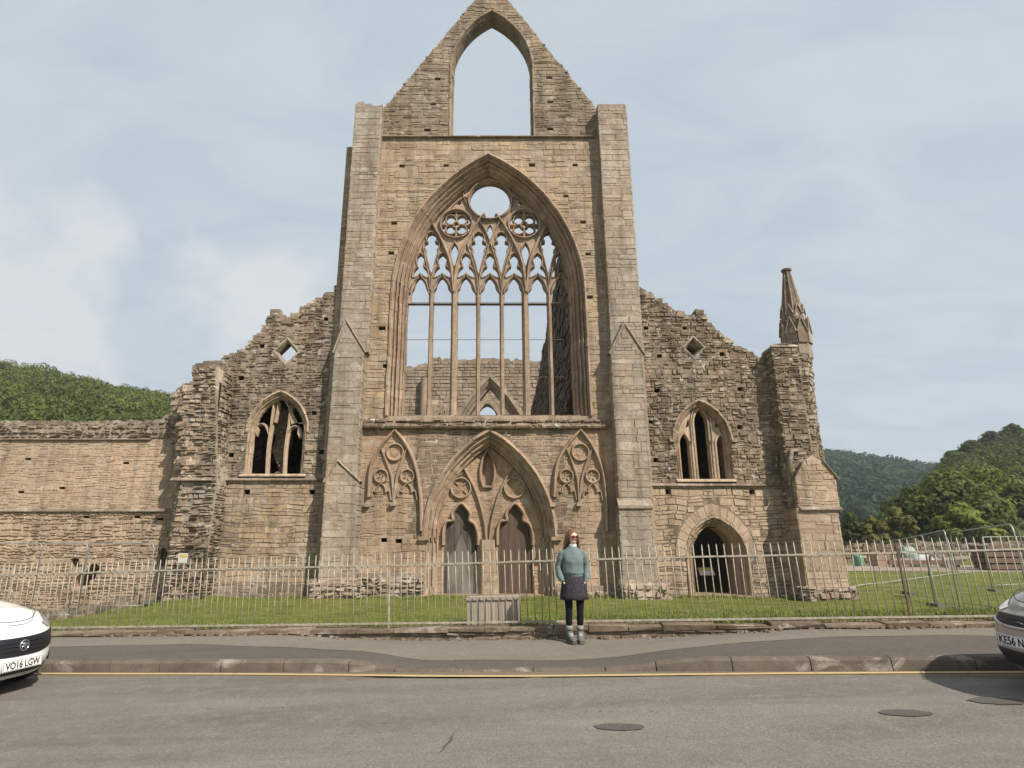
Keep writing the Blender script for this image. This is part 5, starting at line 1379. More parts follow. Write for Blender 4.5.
def make_car(spec, mtx):
    P = spec; root = thing('parked_car', P['label'], 'car'); root.matrix_world = mtx; OFF[root.name] = Vector((0,0,0))
    a, n, w, Ln, paint = P['a'], P['n'], P['w'], 3.95, P['paint']
    def belt(x):
        d = -x
        return pw_([(0, P['z0']), (0.5, P['z0']+0.12), (1.1, 0.97), (2.6, 0.99), (3.95, 1.02)], d)
    zl = 0.19
    def rec(k): return pw_(P['prof'], k)
    def wk(k): return pw_([(0, 0.90), (0.25, 0.98), (0.5, 1.0), (0.8, 0.985), (0.93, 0.95), (1, 0.90)], k)
    def plan(q):     # q 0..1 nose, 1..2 side, 2..3 tail; half outline
        if q <= 1:
            f = q*math.pi/2; return (-a*(1-max(0, math.cos(f))**(2/n)), w*math.sin(f)**(2/n))
        if q <= 2: return (lerp(-a, -(Ln-0.5), q-1), w)
        f = (3-q)*math.pi/2; return (-(Ln-0.5)-0.5*max(0, math.cos(f))**(2/2.6), w*math.sin(f)**(2/2.6))
    def shell(q, k, off=0.0):
        x, y = plan(q); r = rec(k)*max(0.0, 1-abs(x)/1.2); z = zl+(belt(x)-zl)*k
        if off:
            p = Vector(shell(q, k)); e = 0.01
            du = Vector(shell(min(3, q+e), k))-Vector(shell(max(0, q-e), k)); dv = Vector(shell(q, min(1, k+e)))-Vector(shell(q, max(0, k-e)))
            if q <= e: du = Vector((0, 1, 0))
            nn = du.cross(dv)
            nn.normalize(); 
            if nn.y < 0 and q > 0.3: nn = -nn
            if q <= 0.3 and nn.x < 0: nn = -nn
            return tuple(p+nn*off)
        return (x-r, y*wk(k), z)
    def kz(q, z): x, y = plan(q); return (z-zl)/(belt(x)-zl)
    qs = [i/14 for i in range(15)]+[1+i/16 for i in range(1, 17)]+[2+i/8 for i in range(1, 9)]
    ks = [0, .04, .1, .18, .26, .34, .42, .5, .58, .66, .74, .82, .88, .93, .97, 1.0]
    mb = MB()
    ring = lambda k: [shell(q, k) for q in qs]+[(x, -y, z) for x, y, z in [shell(q, k) for q in qs[::-1]]][1:-1]
    mb.rings([ring(k) for k in ks], cap0=True, cap1=False)
    top = []
    edge = [shell(q, 1.0) for q in qs]
    for (x, y, z) in edge:
        row = []
        for i in range(11):
            u = -1+2*i/10; cr = 0.075*sstep(0.0, 0.8, -x)*(1-u*u)**0.8
            row.append((x, -u*y, z+cr+0.028*(1-u**4)))
        top.append(row)
    vs = [p for r in top for p in r]; m_ = len(edge)
    mb.add(vs, [(j*11+i, j*11+i+1, (j+1)*11+i+1, (j+1)*11+i) for j in range(m_-1) for i in range(10)], 0, True)
    body = obj('body', mb, paint, root, local=True)
    # cabin
    mb = MB(); rs = []
    def cab(k, sc=1.0, off=0.0):
        xf = lerp(-0.98, -1.78, k); xr = lerp(-3.75, -3.35, k); hw = lerp(0.745, 0.60, k)+off; z = lerp(0.97, 1.42, k); out = []
        for i in range(40):
            t = 2*math.pi*i/40; c, s_ = math.cos(t), math.sin(t)
            X = (xf+xr)/2+((xf-xr)/2+off)*(abs(c)**(2/5.0))*(1 if c > 0 else -1); Y = hw*(abs(s_)**(2/5.0))*(1 if s_ > 0 else -1); out.append((X, Y, z))
        return out
    rs = [cab(k) for k in (0, .25, .5, .75, 1)]
    cx_ = (-1.78-3.35)/2
    for sc, dz in ((0.93, 0.035), (0.75, 0.06), (0.4, 0.075), (0.05, 0.08)): rs.append([(cx_+(x-cx_)*sc, y*sc, 1.42+dz) for x, y, z in cab(1)])
    mb.rings(rs, cap0=False); obj('cabin', mb, paint, root, local=True)
    def pane(name, idx):
        mb = MB(); rr = [[cab(k, off=0.006)[i % 40] for i in idx] for k in (0.08, 0.36, 0.64, 0.92)]
        mb.rings(rr, closed=False); obj(name, mb, M['glass'], root, local=True)
    pane('windscreen', list(range(-4, 5))); pane('rear_window', list(range(16, 25))); 
    for sgn in (1, -1): pane('side_window', [sgn*i for i in range(6, 10)]); pane('side_window', [sgn*i for i in range(10, 15)])
    # patches on the shell
    def patch(name, q0, q1, zlo, zhi, off, mt, parent=root, nq=14, nk=5, both=True):
        mb = MB(); cols = []
        qa = [lerp(q0, q1, i/nq) for i in range(nq+1)]
        full = ([-q for q in qa[::-1]][:-1]+qa) if (both and q0 == 0) else qa
        for q in full:
            sg = -1 if q < 0 else 1; qq = abs(q); lo, hi = zlo(qq), zhi(qq)
            cols.append([(lambda p: (p[0], sg*p[1], p[2]))(shell(qq, kz(qq, lerp(lo, hi, j/nk)), off)) for j in range(nk+1)])
        N_ = nk+1; vs = [p for c in cols for p in c]
        mb.add(vs, [(i*N_+j, i*N_+j+1, (i+1)*N_+j+1, (i+1)*N_+j) for i in range(len(cols)-1) for j in range(nk)], 0, True)
        return obj(name, mb, mt, parent, local=True)
    P['front'](patch, shell, kz, root)
    for sg in (1, -1):
        mbp = MB()
        for q0, q1, zlo, zhi in P['lamp']:
            cols = []
            for i in range(9):
                q = lerp(q0, q1, i/8); cols.append([(lambda p: (p[0], sg*p[1], p[2]))(shell(q, min(0.985, kz(q, lerp(zlo(i/8), zhi(i/8), j/4))), 0.008)) for j in range(5)])
            vs = [p for c in cols for p in c]; mbp.add(vs, [(i*5+j, i*5+j+1, (i+1)*5+j+1, (i+1)*5+j) for i in range(8) for j in range(4)], 0, True)
        obj('headlight', mbp, P['lampm'], root, local=True)
    # hood shut line
    mb = MB(); pts = []
    for i in range(21):
        u = -1+2*i/20; x = P['shut'][0]-P['shut'][1]*abs(u)**2.4; y = u*0.66; q = None
        zz_ = belt(x)+0.075*sstep(0, .8, -x)*(1-(y/0.76)**2)**0.8+0.028*(1-(abs(y)/0.76)**4)+0.001; pts.append((x, y, zz_))
    mb.tube(pts, 0.005, 5); obj('bonnet_edge', mb, M['dark'], root, local=True)
    # wheels
    for x in (-0.80, -3.28):
        for sg in (1, -1):
            mb = MB(); y0 = sg*(w-0.20); y1 = sg*(w+0.004); prof_ = [(0.20, y0), (0.29, y0), (0.30, lerp(y0, y1, .15)), (0.30, lerp(y0, y1, .85)), (0.285, y1), (0.205, y1+sg*0.003)]
            mb.rings([[(x+r*math.cos(2*math.pi*i/28), y, 0.30+r*math.sin(2*math.pi*i/28)) for i in range(28)] for r, y in prof_])
            ty_ = obj('wheel', mb, M['rubber'], root, local=True)
            mb = MB(); yy = y1+sg*0.006
            mb.rings([[(x+r*math.cos(2*math.pi*i/28), y, 0.30+r*math.sin(2*math.pi*i/28)) for i in range(28)] for r, y in ((0.20, yy), (0.18, yy+sg*0.006), (0.175, yy-sg*0.02))], cap0=False)
            for k in range(7):
                t = 2*math.pi*k/7; mb.bar((x, yy-sg*0.004, 0.30), (x+0.18*math.cos(t), yy-sg*0.004, 0.30+0.18*math.sin(t)), 0.022, 5)
            obj('rim', mb, M['alloy'], ty_, local=True)
            mb = MB(); yb = sg*(w+0.0015); ra = 0.345
            arc_ = [(x+ra*math.cos(t), yb, 0.30+ra*math.sin(t)) for t in [math.pi*i/16-0.15*(1-2*i/16) for i in range(17)]]
            mb.add(arc_+[(x, yb, 0.19)], [(i, i+1, 17) for i in range(16)]); obj('wheel_arch', mb, M['dark'], root, local=True)
    mb = MB(); mb.box(-3.4, -0.55, -0.62, 0.62, 0.14, 0.188); obj('underbody', mb, M['dark'], root, local=True)
    for sg in (1, -1):
        mb = MB(); mb.rings([[(-1.68+0.09*c*math.cos(t), sg*(0.86+y), 1.0+0.07*c*math.sin(t)) for t in [2*math.pi*i/12 for i in range(12)]] for c, y in ((0.6, -0.07), (1, -0.03), (1, 0.04), (0.6, 0.10))]); obj('door_mirror', mb, paint, root, local=True)
    return root
def text_mesh(txt, size, squeeze=1.0):
    cu = bpy.data.curves.new('lettering', 'FONT'); cu.body = txt; cu.size = size; cu.extrude = 0.0012; cu.align_x = 'CENTER'; cu.align_y = 'CENTER'; cu.offset = size*0.018
    o = bpy.data.objects.new('lettering', cu); C.objects.link(o)
    dg = bpy.context.evaluated_depsgraph_get(); me = bpy.data.meshes.new_from_object(o.evaluated_get(dg))
    bpy.data.objects.remove(o); return me
def plate(root, txt, x, zc, pitch=0.0, txt_shift=0.0):
    mb = MB(); R_ = Matrix.Translation((x, 0, zc)) @ Matrix.Rotation(pitch, 4, 'Y')
    mb.box(-0.010, 0.0, -0.26, 0.26, -0.0555, 0.0555); mb.v = [tuple(R_ @ Vector(p)) for p in mb.v]
    pl_ = obj('number_plate', mb, M['platew'], root, local=True)
    mb = MB()
    for a in (((0.0015,-0.255,0.049),(0.0015,0.255,0.049)), ((0.0015,-0.255,-0.049),(0.0015,0.255,-0.049)), ((0.0015,-0.255,-0.049),(0.0015,-0.255,0.049)), ((0.0015,0.255,-0.049),(0.0015,0.255,0.049))):
        mb.bar(R_ @ Vector(a[0]), R_ @ Vector(a[1]), 0.0018, 4)
    obj('border', mb, M['ink'], pl_, local=True)
    me = text_mesh(txt, 0.108); xs = [v.co.x for v in me.vertices]; ys = [v.co.y for v in me.vertices]
    sx = P_W[txt]/(max(xs)-min(xs)); sy = 0.079/(max(ys)-min(ys)); mx = (max(xs)+min(xs))/2; my = (max(ys)+min(ys))/2
    for v in me.vertices:
        u, vv, ww = (v.co.x-mx)*sx+txt_shift, (v.co.y-my)*sy, v.co.z+0.0022
        v.co = R_ @ Vector((ww, u, vv))
    me.materials.clear(); me.materials.append(M['ink'])
    o = bpy.data.objects.new('characters', me); C.objects.link(o); o.parent = pl_; OFF[o.name] = Vector((0,0,0))
P_W = {'VO16 LGW': 0.46, 'KE56 N': 0.34}
PI2 = math.pi/2
# --- white hatchback on the left
def front_white(patch, shell, kz, root):
    g = patch('grille', 0, 0.50, lambda q: 0.432+0.11*(q/0.50)**2.4, lambda q: 0.640+0.045*(q/0.5)**2, 0.006, M['grille'])
    mb = MB()
    for z in (0.50, 0.545, 0.59):
        pts = [shell(abs(q), kz(abs(q), z), 0.010) for q in [i/14*0.42 for i in range(15)]]; pts = [(x, -y, zz_) for x, y, zz_ in pts[::-1]][:-1]+pts; mb.tube(pts, 0.006, 5)
    obj('grille_bar', mb, M['dark'], g, local=True)
    X = shell(0, kz(0, 0.55), 0.02)[0]; mb = MB(); n = 24
    ro, ri = 0.064, 0.052
    mb.rings([[(X+d, r*math.cos(2*math.pi*i/n), 0.55+r*math.sin(2*math.pi*i/n)) for i in range(n)] for r, d in ((ri, -0.01), (ri, 0.008), (0.058, 0.014), (ro, 0.008), (ro, -0.01))], cap0=False, cap1=False)
    # griffin emblem: body, raised wing, head with beak, foreleg holding a flag
    for pts, r in (([(-0.040,-0.030),(-0.022,-0.008),(-0.004,0.002),(0.012,0.018),(0.026,0.022),(0.034,0.014)], 0.010), ([(-0.016,-0.004),(-0.030,0.018),(-0.018,0.036)], 0.009), ([(-0.010,0.0),(-0.010,0.022),(0.002,0.038)], 0.007),
                   ([(0.008,0.010),(0.020,-0.008),(0.034,-0.010)], 0.006), ([(0.032,-0.030),(0.034,0.000)], 0.004), ([(-0.006,-0.004),(0.004,-0.024),(0.012,-0.036)], 0.006), ([(-0.03,-0.02),(-0.024,-0.04)], 0.006)):
        mb.tube([(X+0.006, y, 0.55+z) for y, z in pts], r, 6)
    bd = obj('badge', mb, M['chrome'], root, local=True)
    mb = MB(); mb.rings([[(X+d, 0.053*math.cos(2*math.pi*i/n), 0.55+0.053*math.sin(2*math.pi*i/n)) for i in range(n)] for d in (-0.012, 0.0)]); obj('badge_disc', mb, M['dark'], bd, local=True)
    plate(root, 'VO16 LGW', shell(0, kz(0, 0.345), 0.022)[0], 0.345, -0.10)
    patch('lower_grille', 0, 0.70, lambda q: 0.245, lambda q: 0.272+0.045*sstep(0.35, 0.62, q)*(1-sstep(0.64, 0.70, q)), 0.006, M['grille'])
    patch('chrome_lip', 0, 0.80, lambda q: 0.212, lambda q: 0.243, 0.010, M['chrome'])
white = dict(label='white hatchback parked at the left kerb with black grille, seen from its front end', a=0.92, n=2.25, w=0.865, z0=0.755,
    prof=[(0, 0.10), (0.12, 0.03), (0.3, 0.0), (0.5, 0.015), (0.72, 0.03), (0.86, 0.07), (1, 0.20)], paint=car_paint('white_car_paint', (0.80,0.80,0.78), 0.0, 0.3),
    front=front_white, lamp=[(0.36, 1.12, lambda u: lerp(0.700, 0.735, u), lambda u: lerp(0.745, 0.870, sstep(0, .45, u)))], lampm=M['lampg'], shut=(-0.16, 0.55))
make_car(white, SMX @ Matrix.Translation((-6.66, 6.83, 0)))
# --- silver hatchback on the right
def front_silver(patch, shell, kz, root):
    g = patch('grille', 0, 0.36, lambda q: 0.625+0.045*(q/0.36)**2, lambda q: 0.720, 0.006, M['grille'])
    mb = MB()
    for z in (0.65, 0.685):
        pts = [shell(q, kz(q, z), 0.010) for q in [i/14*0.32 for i in range(15)]]; pts = [(x, -y, zz_) for x, y, zz_ in pts[::-1]][:-1]+pts; mb.tube(pts, 0.005, 5)
    obj('grille_bar', mb, M['dark'], g, local=True)
    mb = MB()
    for up in (0, 1):
        pts = [shell(q, kz(q, (0.722 if up else 0.618+0.045*(q/0.36)**2)), 0.010) for q in [i/18*0.37 for i in range(19)]]
        pts = [(x, -y, zz_) for x, y, zz_ in pts[::-1]][:-1]+pts
        mb.tube(pts, 0.005 if up else 0.016, 6)
    obj('chrome_trim', mb, M['chrome'], root, local=True)
    X = shell(0, kz(0, 0.675), 0.018)[0]; n = 24
    mb = MB(); mb.rings([[(X+d, r*math.cos(2*math.pi*i/n)*0.078, 0.645+r*math.sin(2*math.pi*i/n)*0.032) for i in range(n)] for r, d in ((0.88, -0.01), (0.88, 0.008), (0.95, 0.012), (1.0, 0.006), (1.0, -0.01))], cap0=False, cap1=False)
    bd = obj('badge', mb, M['chrome'], root, local=True)
    mb = MB(); mb.rings([[(X+d, 0.89*math.cos(2*math.pi*i/n)*0.078, 0.645+0.89*math.sin(2*math.pi*i/n)*0.032) for i in range(n)] for d in (-0.01, 0.004)]); obj('badge_oval', mb, plain('badge_blue', (0.02,0.05,0.20), 0.3), bd, local=True)
    me = text_mesh('Ford', 0.05); 
    for v in me.vertices: v.co = Vector((X+0.0055+v.co.z, v.co.x*0.95+v.co.y*0.25, 0.645+v.co.y*0.8))
    me.materials.clear(); me.materials.append(M['chrome']); o = bpy.data.objects.new('script', me); C.objects.link(o); o.parent = bd
    plate(root, 'KE56 N', shell(0, kz(0, 0.49), 0.024)[0], 0.49, -0.06, -0.06)
    patch('lower_grille', 0, 0.44, lambda q: 0.255+0.05*(q/0.44)**4, lambda q: 0.40-0.03*(q/0.44)**3, 0.006, M['grille'])
    patch('bumper_lip', 0, 0.95, lambda q: 0.205, lambda q: 0.232, 0.012, M['alloy'])
    for sg in (1, -1):
        mb = MB(); p = shell(0.76, kz(0.76, 0.33), 0.012); mb.bar((p[0]-0.02, sg*p[1], p[2]), (p[0]+0.006, sg*p[1], p[2]), 0.05, 14); obj('fog_lamp', mb, M['lampa'], root, local=True)
silver = dict(label='silver hatchback parked at the right kerb, only its nose in view', a=0.80, n=2.3, w=0.84, z0=0.765,
    prof=[(0, 0.12), (0.12, 0.04), (0.35, 0.0), (0.55, 0.01), (0.75, 0.03), (0.88, 0.08), (1, 0.2)], paint=car_paint('silver_car_paint', (0.40,0.40,0.39), 0.55, 0.36),
    front=front_silver, lamp=[(0.36, 1.03, lambda u: lerp(0.735, 0.765, u), lambda u: lerp(0.775, 0.895, sstep(0, .5, u)))], lampm=M['lampa'], shut=(-0.20, 0.45))
make_car(silver, SMX @ Matrix.Translation((4.37, 6.90, 0)) @ Matrix.Rotation(math.pi, 4, 'Z'))

# ================================================================= PERSON
pp_ = S2W(-0.0, 9.43, hp(0, 9.43)+0.004)
per = thing('person', 'woman in teal jumper, dark skirt and sunglasses standing with hands in pockets on the pavement', 'person', tuple(pp_), math.radians(4))
def skin_mesh(nodes, edges, root_i):
    bm = bmesh.new(); ly = bm.verts.layers.skin.verify(); vs = []
    for (p, r) in nodes:
        v = bm.verts.new(p); v[ly].radius = (r, r) if not isinstance(r, tuple) else r; vs.append(v)
    vs[root_i][ly].use_root = True
    for a, b_ in edges: bm.edges.new((vs[a], vs[b_]))
    me = bpy.data.meshes.new('t'); bm.to_mesh(me); bm.free()
    o = bpy.data.objects.new('t', me); C.objects.link(o)
    o.modifiers.new('s', 'SKIN'); sm = o.modifiers.new('u', 'SUBSURF'); sm.levels = 2; sm.render_levels = 2
    dg = bpy.context.evaluated_depsgraph_get(); r = bpy.data.meshes.new_from_object(o.evaluated_get(dg)); bpy.data.objects.remove(o); return r
skinm, nt, b = mat('skin'); b.inputs['Base Color'].default_value = (0.60,0.42,0.34,1); b.inputs['Roughness'].default_value = 0.5; b.inputs['Subsurface Weight'].default_value = 0.1; b.inputs['Subsurface Radius'].default_value = (0.02,0.008,0.004)
nodes = []; edges = []
def nd(p, r): nodes.append((p, r)); return len(nodes)-1
pel = nd((0,0,0.90), 0.125); spn = nd((0,0,1.06), 0.115); chs = nd((0,0.005,1.22), 0.13); nk0 = nd((0,0.012,1.345), 0.06); nk1 = nd((0.0,0.0,1.43), 0.052)
edges += [(pel,spn),(spn,chs),(chs,nk0),(nk0,nk1)]
for sg in (-1, 1):
    hp_ = nd((sg*0.09,0,0.85), 0.085); kn = nd((sg*0.085,-0.01,0.47), 0.052); cf = nd((sg*0.085,0.02,0.30), 0.048); an = nd((sg*0.082,0.03,0.09), 0.036); to = nd((sg*0.10,-0.10,0.045), 0.032)
    edges += [(pel,hp_),(hp_,kn),(kn,cf),(cf,an),(an,to)]
    sh = nd((sg*0.155,0.01,1.285), 0.05); el = nd((sg*0.215,0.05,1.06), 0.036); wr_ = nd((sg*0.182,-0.055,0.885), 0.026); pm = nd((sg*0.150,-0.055,0.80), (0.034, 0.018))
    edges += [(chs,sh),(sh,el),(el,wr_),(wr_,pm)]
    for k, (dx, dl) in enumerate(((-0.024, 0.055), (-0.008, 0.068), (0.008, 0.064), (0.022, 0.05))):
        f1 = nd((sg*(0.145+dx),-0.06,0.745), 0.0095); f2 = nd((sg*(0.140+dx),-0.062,0.745-dl*0.7), 0.0085); edges += [(pm,f1),(f1,f2)]
    t1 = nd((sg*0.135,-0.078,0.82), 0.011); t2 = nd((sg*0.118,-0.085,0.785), 0.0095); edges += [(wr_,t1),(t1,t2)]
me = skin_mesh(nodes, edges, pel)
mb = MB(); mb.add([tuple(v.co) for v in me.vertices], [tuple(p.vertices) for p in me.polygons], 0, True)
# head: rings from chin to crown with brow, nose, lips and jaw shaped in
HZ, HYAW = 1.40, math.radians(14)
def head_pt(u, v):
    """u 0..1 round (0 = face front), v 0..1 chin to crown"""
    a = u*2*math.pi; z = v*0.235
    w_ = pw_([(0, 0.012), (0.06, 0.042), (0.2, 0.058), (0.4, 0.070), (0.62, 0.076), (0.8, 0.068), (0.92, 0.045), (1, 0.004)], v)
    d_ = pw_([(0, 0.014), (0.06, 0.060), (0.2, 0.078), (0.4, 0.088), (0.62, 0.098), (0.8, 0.088), (0.92, 0.058), (1, 0.004)], v)
    x = w_*math.sin(a); y = -d_*math.cos(a)
    if v < 0.3 and math.cos(a) < 0: y *= 0.55+v*1.5
    f = max(0, math.cos(a))**8
    fa = abs(math.sin(a))
    front = max(0, math.cos(a))
    y -= 0.020*math.exp(-((v-0.385)/0.055)**2)*math.exp(-(x/0.012)**2)*(front > 0)          # nose
    y -= 0.010*math.exp(-((v-0.46)/0.06)**2)*math.exp(-(x/0.009)**2)*(front > 0)
    y -= 0.006*math.exp(-((v-0.22)/0.022)**2)*math.exp(-(x/0.022)**2)*(front > 0)          # lips
    y -= 0.006*math.exp(-((v-0.06)/0.05)**2)*math.exp(-(x/0.022)**2)*(front > 0)
    y += 0.010*math.exp(-((v-0.50)/0.045)**2)*math.exp(-((abs(x)-0.031)/0.016)**2)*(front > 0)     # eye sockets
    return (x, y, HZ+z-0.004)
def hrot(p): c, s_ = math.cos(HYAW), math.sin(HYAW); return (p[0]*c-(p[1]+0.0)*s_, p[0]*s_+p[1]*c-0.012, p[2])
nu, nv = 36, 26
mb.rings([[hrot(head_pt(i/nu, j/nv)) for i in range(nu)] for j in range(nv+1)])
for sg in (-1, 1):      # ears
    mb.rings([[hrot((sg*(0.072+dx), 0.012+ry*math.cos(t), HZ+0.105+rz_*math.sin(t))) for t in [2*math.pi*i/10 for i in range(10)]] for dx, ry, rz_ in ((-0.01, 0.016, 0.028), (0.004, 0.017, 0.030), (0.010, 0.008, 0.018))])
bo = obj('body', mb, skinm, per, local=True)
rm = bo.modifiers.new('fuse', 'REMESH'); rm.mode = 'VOXEL'; rm.voxel_size = 0.0055; rm.use_smooth_shade = True
dg = bpy.context.evaluated_depsgraph_get(); me2 = bpy.data.meshes.new_from_object(bo.evaluated_get(dg)); bo.modifiers.clear(); bo.data = me2
for p in me2.polygons: p.use_smooth = True
def cloth(name, col, rough=0.9, sc=120, var=0.25, spots=None):
    m, nt, b = mat(name); tc = N(nt, 'ShaderNodeTexCoord').outputs['Object']; f = noise(nt, tc, sc, 3, 0.6); g2 = noise(nt, tc, 7, 4, 0.6)
    c = ramp(nt, f, [(0.3, tuple(x*(1-var) for x in col)), (0.7, tuple(x*(1+var) for x in col))]).outputs[0]
    if spots:
        v = N(nt, 'ShaderNodeTexVoronoi', _Scale=42.0); nt.links.new(tc, v.inputs['Vector'])
        c = mix(nt, ramp(nt, v.outputs['Distance'], [(0.16, 1.0), (0.26, 0.0)]).outputs[0], c, spots)
    nt.links.new(c, b.inputs['Base Color']); b.inputs['Roughness'].default_value = rough; b.inputs['Specular IOR Level'].default_value = 0.2
    bump(nt, b, g2, 0.5, 0.02); return m
def tubeloft(mb, secs, n=24, fold=0.0, fk=5, ph=0.0):
    """secs: (centre, rx, ry) rings stacked; folds ripple the radius"""
    rr = []
    for j, (c, rx_, ry_) in enumerate(secs):
        rr.append([(c[0]+rx_*(1+fold*math.sin(fk*2*math.pi*i/n+ph+j*0.9)+fold*0.5*math.sin(3*2*math.pi*i/n-j*1.7))*math.cos(2*math.pi*i/n), c[1]+ry_*(1+fold*math.sin(fk*2*math.pi*i/n+ph+j*0.9))*math.sin(2*math.pi*i/n), c[2]) for i in range(n)])
    mb.rings(rr)
teal = cloth('teal_knit', (0.125,0.163,0.158), 0.95, 160, 0.2)
def crumple(mb, amp, sc, zk=1.0):
    mb.v = [tuple(Vector(p)+Vector((p[0], p[1], 0)).normalized()*amp*(mno.noise(Vector((p[0]*sc, p[1]*sc, p[2]*sc*zk+3.1)))+0.5*mno.noise(Vector((p[0]*sc*2.3, p[1]*sc*2.3, p[2]*sc*2.3*zk))))) for p in mb.v]
def dense(secs, k=4):
    out = []
    for (a, b_) in zip(secs[:-1], secs[1:]):
        for i in range(k):
            t = i/k; out.append((tuple(lerp(a[0][j], b_[0][j], t) for j in range(3)), lerp(a[1], b_[1], t), lerp(a[2], b_[2], t)))
    return out+[secs[-1]]
mb = MB(); tubeloft(mb, dense([((0,0,0.925), 0.140, 0.105), ((0,0,0.935), 0.150, 0.115), ((0,0,0.965), 0.150, 0.115), ((0,0,0.98), 0.163, 0.128), ((0,-0.004,1.06), 0.163, 0.130), ((0,-0.010,1.15), 0.163, 0.130), ((0,-0.008,1.22), 0.166, 0.122), ((0,0.0,1.27), 0.162, 0.108), ((0,0.004,1.305), 0.142, 0.094), ((0,0.008,1.335), 0.115, 0.086), ((0,0.01,1.362), 0.082, 0.078), ((0,0.008,1.385), 0.068, 0.070), ((0,0.008,1.382), 0.058, 0.060)], 4), 40, 0.012, 5)
crumple(mb, 0.014, 11, 0.8)
jum = obj('jumper', mb, teal, per, local=True)
for sg in (-1, 1):
    mb = MB()
    path = [((sg*0.085,0.008,1.305), 0.040), ((sg*0.135,0.010,1.283), 0.058), ((sg*0.168,0.014,1.245), 0.066), ((sg*0.188,0.030,1.17), 0.063), ((sg*0.208,0.046,1.10), 0.062), ((sg*0.217,0.044,1.045), 0.062), ((sg*0.213,0.018,0.985), 0.060), ((sg*0.200,-0.018,0.93), 0.056), ((sg*0.192,-0.040,0.898), 0.050), ((sg*0.184,-0.050,0.882), 0.040), ((sg*0.180,-0.054,0.866), 0.038)]
    mb.tube(smooth_path([p for p, r in path], 3), [lerp(path[min(len(path)-1, i//3)][1], path[min(len(path)-1, i//3+1)][1], (i % 3)/3)*0.9*(1+0.05*math.sin(i*1.9+sg)) for i in range(3*(len(path)-1)+1)], 18)
    mb.v = [tuple(Vector(p)+0.010*mno.noise_vector(Vector((p[0]*14, p[1]*14, p[2]*16+sg)))) for p in mb.v]
    # folds round the elbow
    for k, (z, r) in enumerate(((1.13, 0.072), (1.05, 0.071), (0.985, 0.067), (0.935, 0.061))):
        pass
    obj('sleeve', mb, teal, jum, local=True)
mb = MB(); tubeloft(mb, [((0,0.004,1.372), 0.066, 0.066), ((0,0.0,1.395), 0.066, 0.068), ((0,-0.003,1.412), 0.062, 0.066), ((0,0.0,1.408), 0.054, 0.058)], 24, 0.01); obj('collar', mb, cloth('white_collar', (0.62,0.68,0.64), 0.9), per, local=True)
mb = MB(); tubeloft(mb, [((0,0,1.0), 0.135, 0.10), ((0,0,0.95), 0.150, 0.112), ((0,0,0.90), 0.170, 0.128), ((0,-0.004,0.83), 0.190, 0.145), ((0,-0.006,0.74), 0.200, 0.155), ((0,-0.006,0.66), 0.208, 0.160), ((0,-0.004,0.605), 0.212, 0.164), ((0,-0.004,0.60), 0.20, 0.152), ((0,0,0.68), 0.17, 0.12)], 48, 0.035, 9)
obj('skirt', mb, cloth('dark_patterned_skirt', (0.030,0.028,0.032), 0.9, 60, 0.4, spots=(0.13,0.12,0.13)), per, local=True)
blk = cloth('black_leggings', (0.008,0.008,0.010), 0.8)
for sg in (-1, 1):
    mb = MB(); mb.tube([(sg*0.090,0,0.78), (sg*0.088,-0.004,0.62), (sg*0.085,-0.010,0.48), (sg*0.085,0.006,0.40), (sg*0.085,0.020,0.31), (sg*0.083,0.028,0.20)], [0.078, 0.065, 0.055, 0.050, 0.053, 0.042], 16); obj('legging', mb, blk, per, local=True)
    yaw = sg*0.16
    mb = MB(); mb.tube([(sg*0.083,0.030,0.235), (sg*0.082,0.030,0.165)], [0.050, 0.054], 14); obj('sock', mb, cloth('grey_sock', (0.22,0.22,0.21), 0.95), per, local=True)
    mb = MB(); rr = []
    for (y, z0, z1, hw) in ((0.095, 0.03, 0.06, 0.022), (0.085, 0.022, 0.14, 0.040), (0.05, 0.022, 0.185, 0.050), (0.0, 0.022, 0.180, 0.051), (-0.035, 0.022, 0.125, 0.048), (-0.08, 0.022, 0.100, 0.050), (-0.125, 0.022, 0.088, 0.050), (-0.158, 0.024, 0.068, 0.040), (-0.175, 0.03, 0.045, 0.018)):
        xo = sg*0.085-yaw*(y-0.03)*-1
        rr.append([(xo+hw*(abs(math.cos(t))**0.7)*(1 if math.cos(t) > 0 else -1), y, (z0+z1)/2+(z1-z0)/2*(abs(math.sin(t))**0.7)*(1 if math.sin(t) > 0 else -1)) for t in [2*math.pi*i/16 for i in range(16)]])
    mb.rings(rr); bt = obj('boot', mb, cloth('grey_boot_suede', (0.10,0.10,0.097), 0.85, 60), per, local=True)
    mb = MB(); rr = [[(sg*0.085+yaw*(y-0.03)+hw*s_, y, z) for (y, hw, s_) in [(0.098, 0.03, 1), (0.03, 0.055, 1), (-0.06, 0.054, 1), (-0.13, 0.056, 1), (-0.180, 0.024, 1), (-0.180, 0.024, -1), (-0.13, 0.056, -1), (-0.06, 0.054, -1), (0.03, 0.055, -1), (0.098, 0.03, -1)]] for z in (0.0, 0.028)]
    mb.rings(rr, smooth=False); obj('sole', mb, plain('boot_sole', (0.10,0.085,0.07), 0.9), bt, local=True)
    mb = MB()
    for k in range(5):
        y, z = -0.038-0.012*k*0.9, 0.135-0.008*k; mb.bar((sg*0.085+yaw*(y-0.03)-0.026, y, z-0.004), (sg*0.085+yaw*(y-0.03)+0.026, y, z-0.004), 0.004, 5)
    obj('lace', mb, plain('lace', (0.45,0.45,0.43), 0.8), bt, local=True)
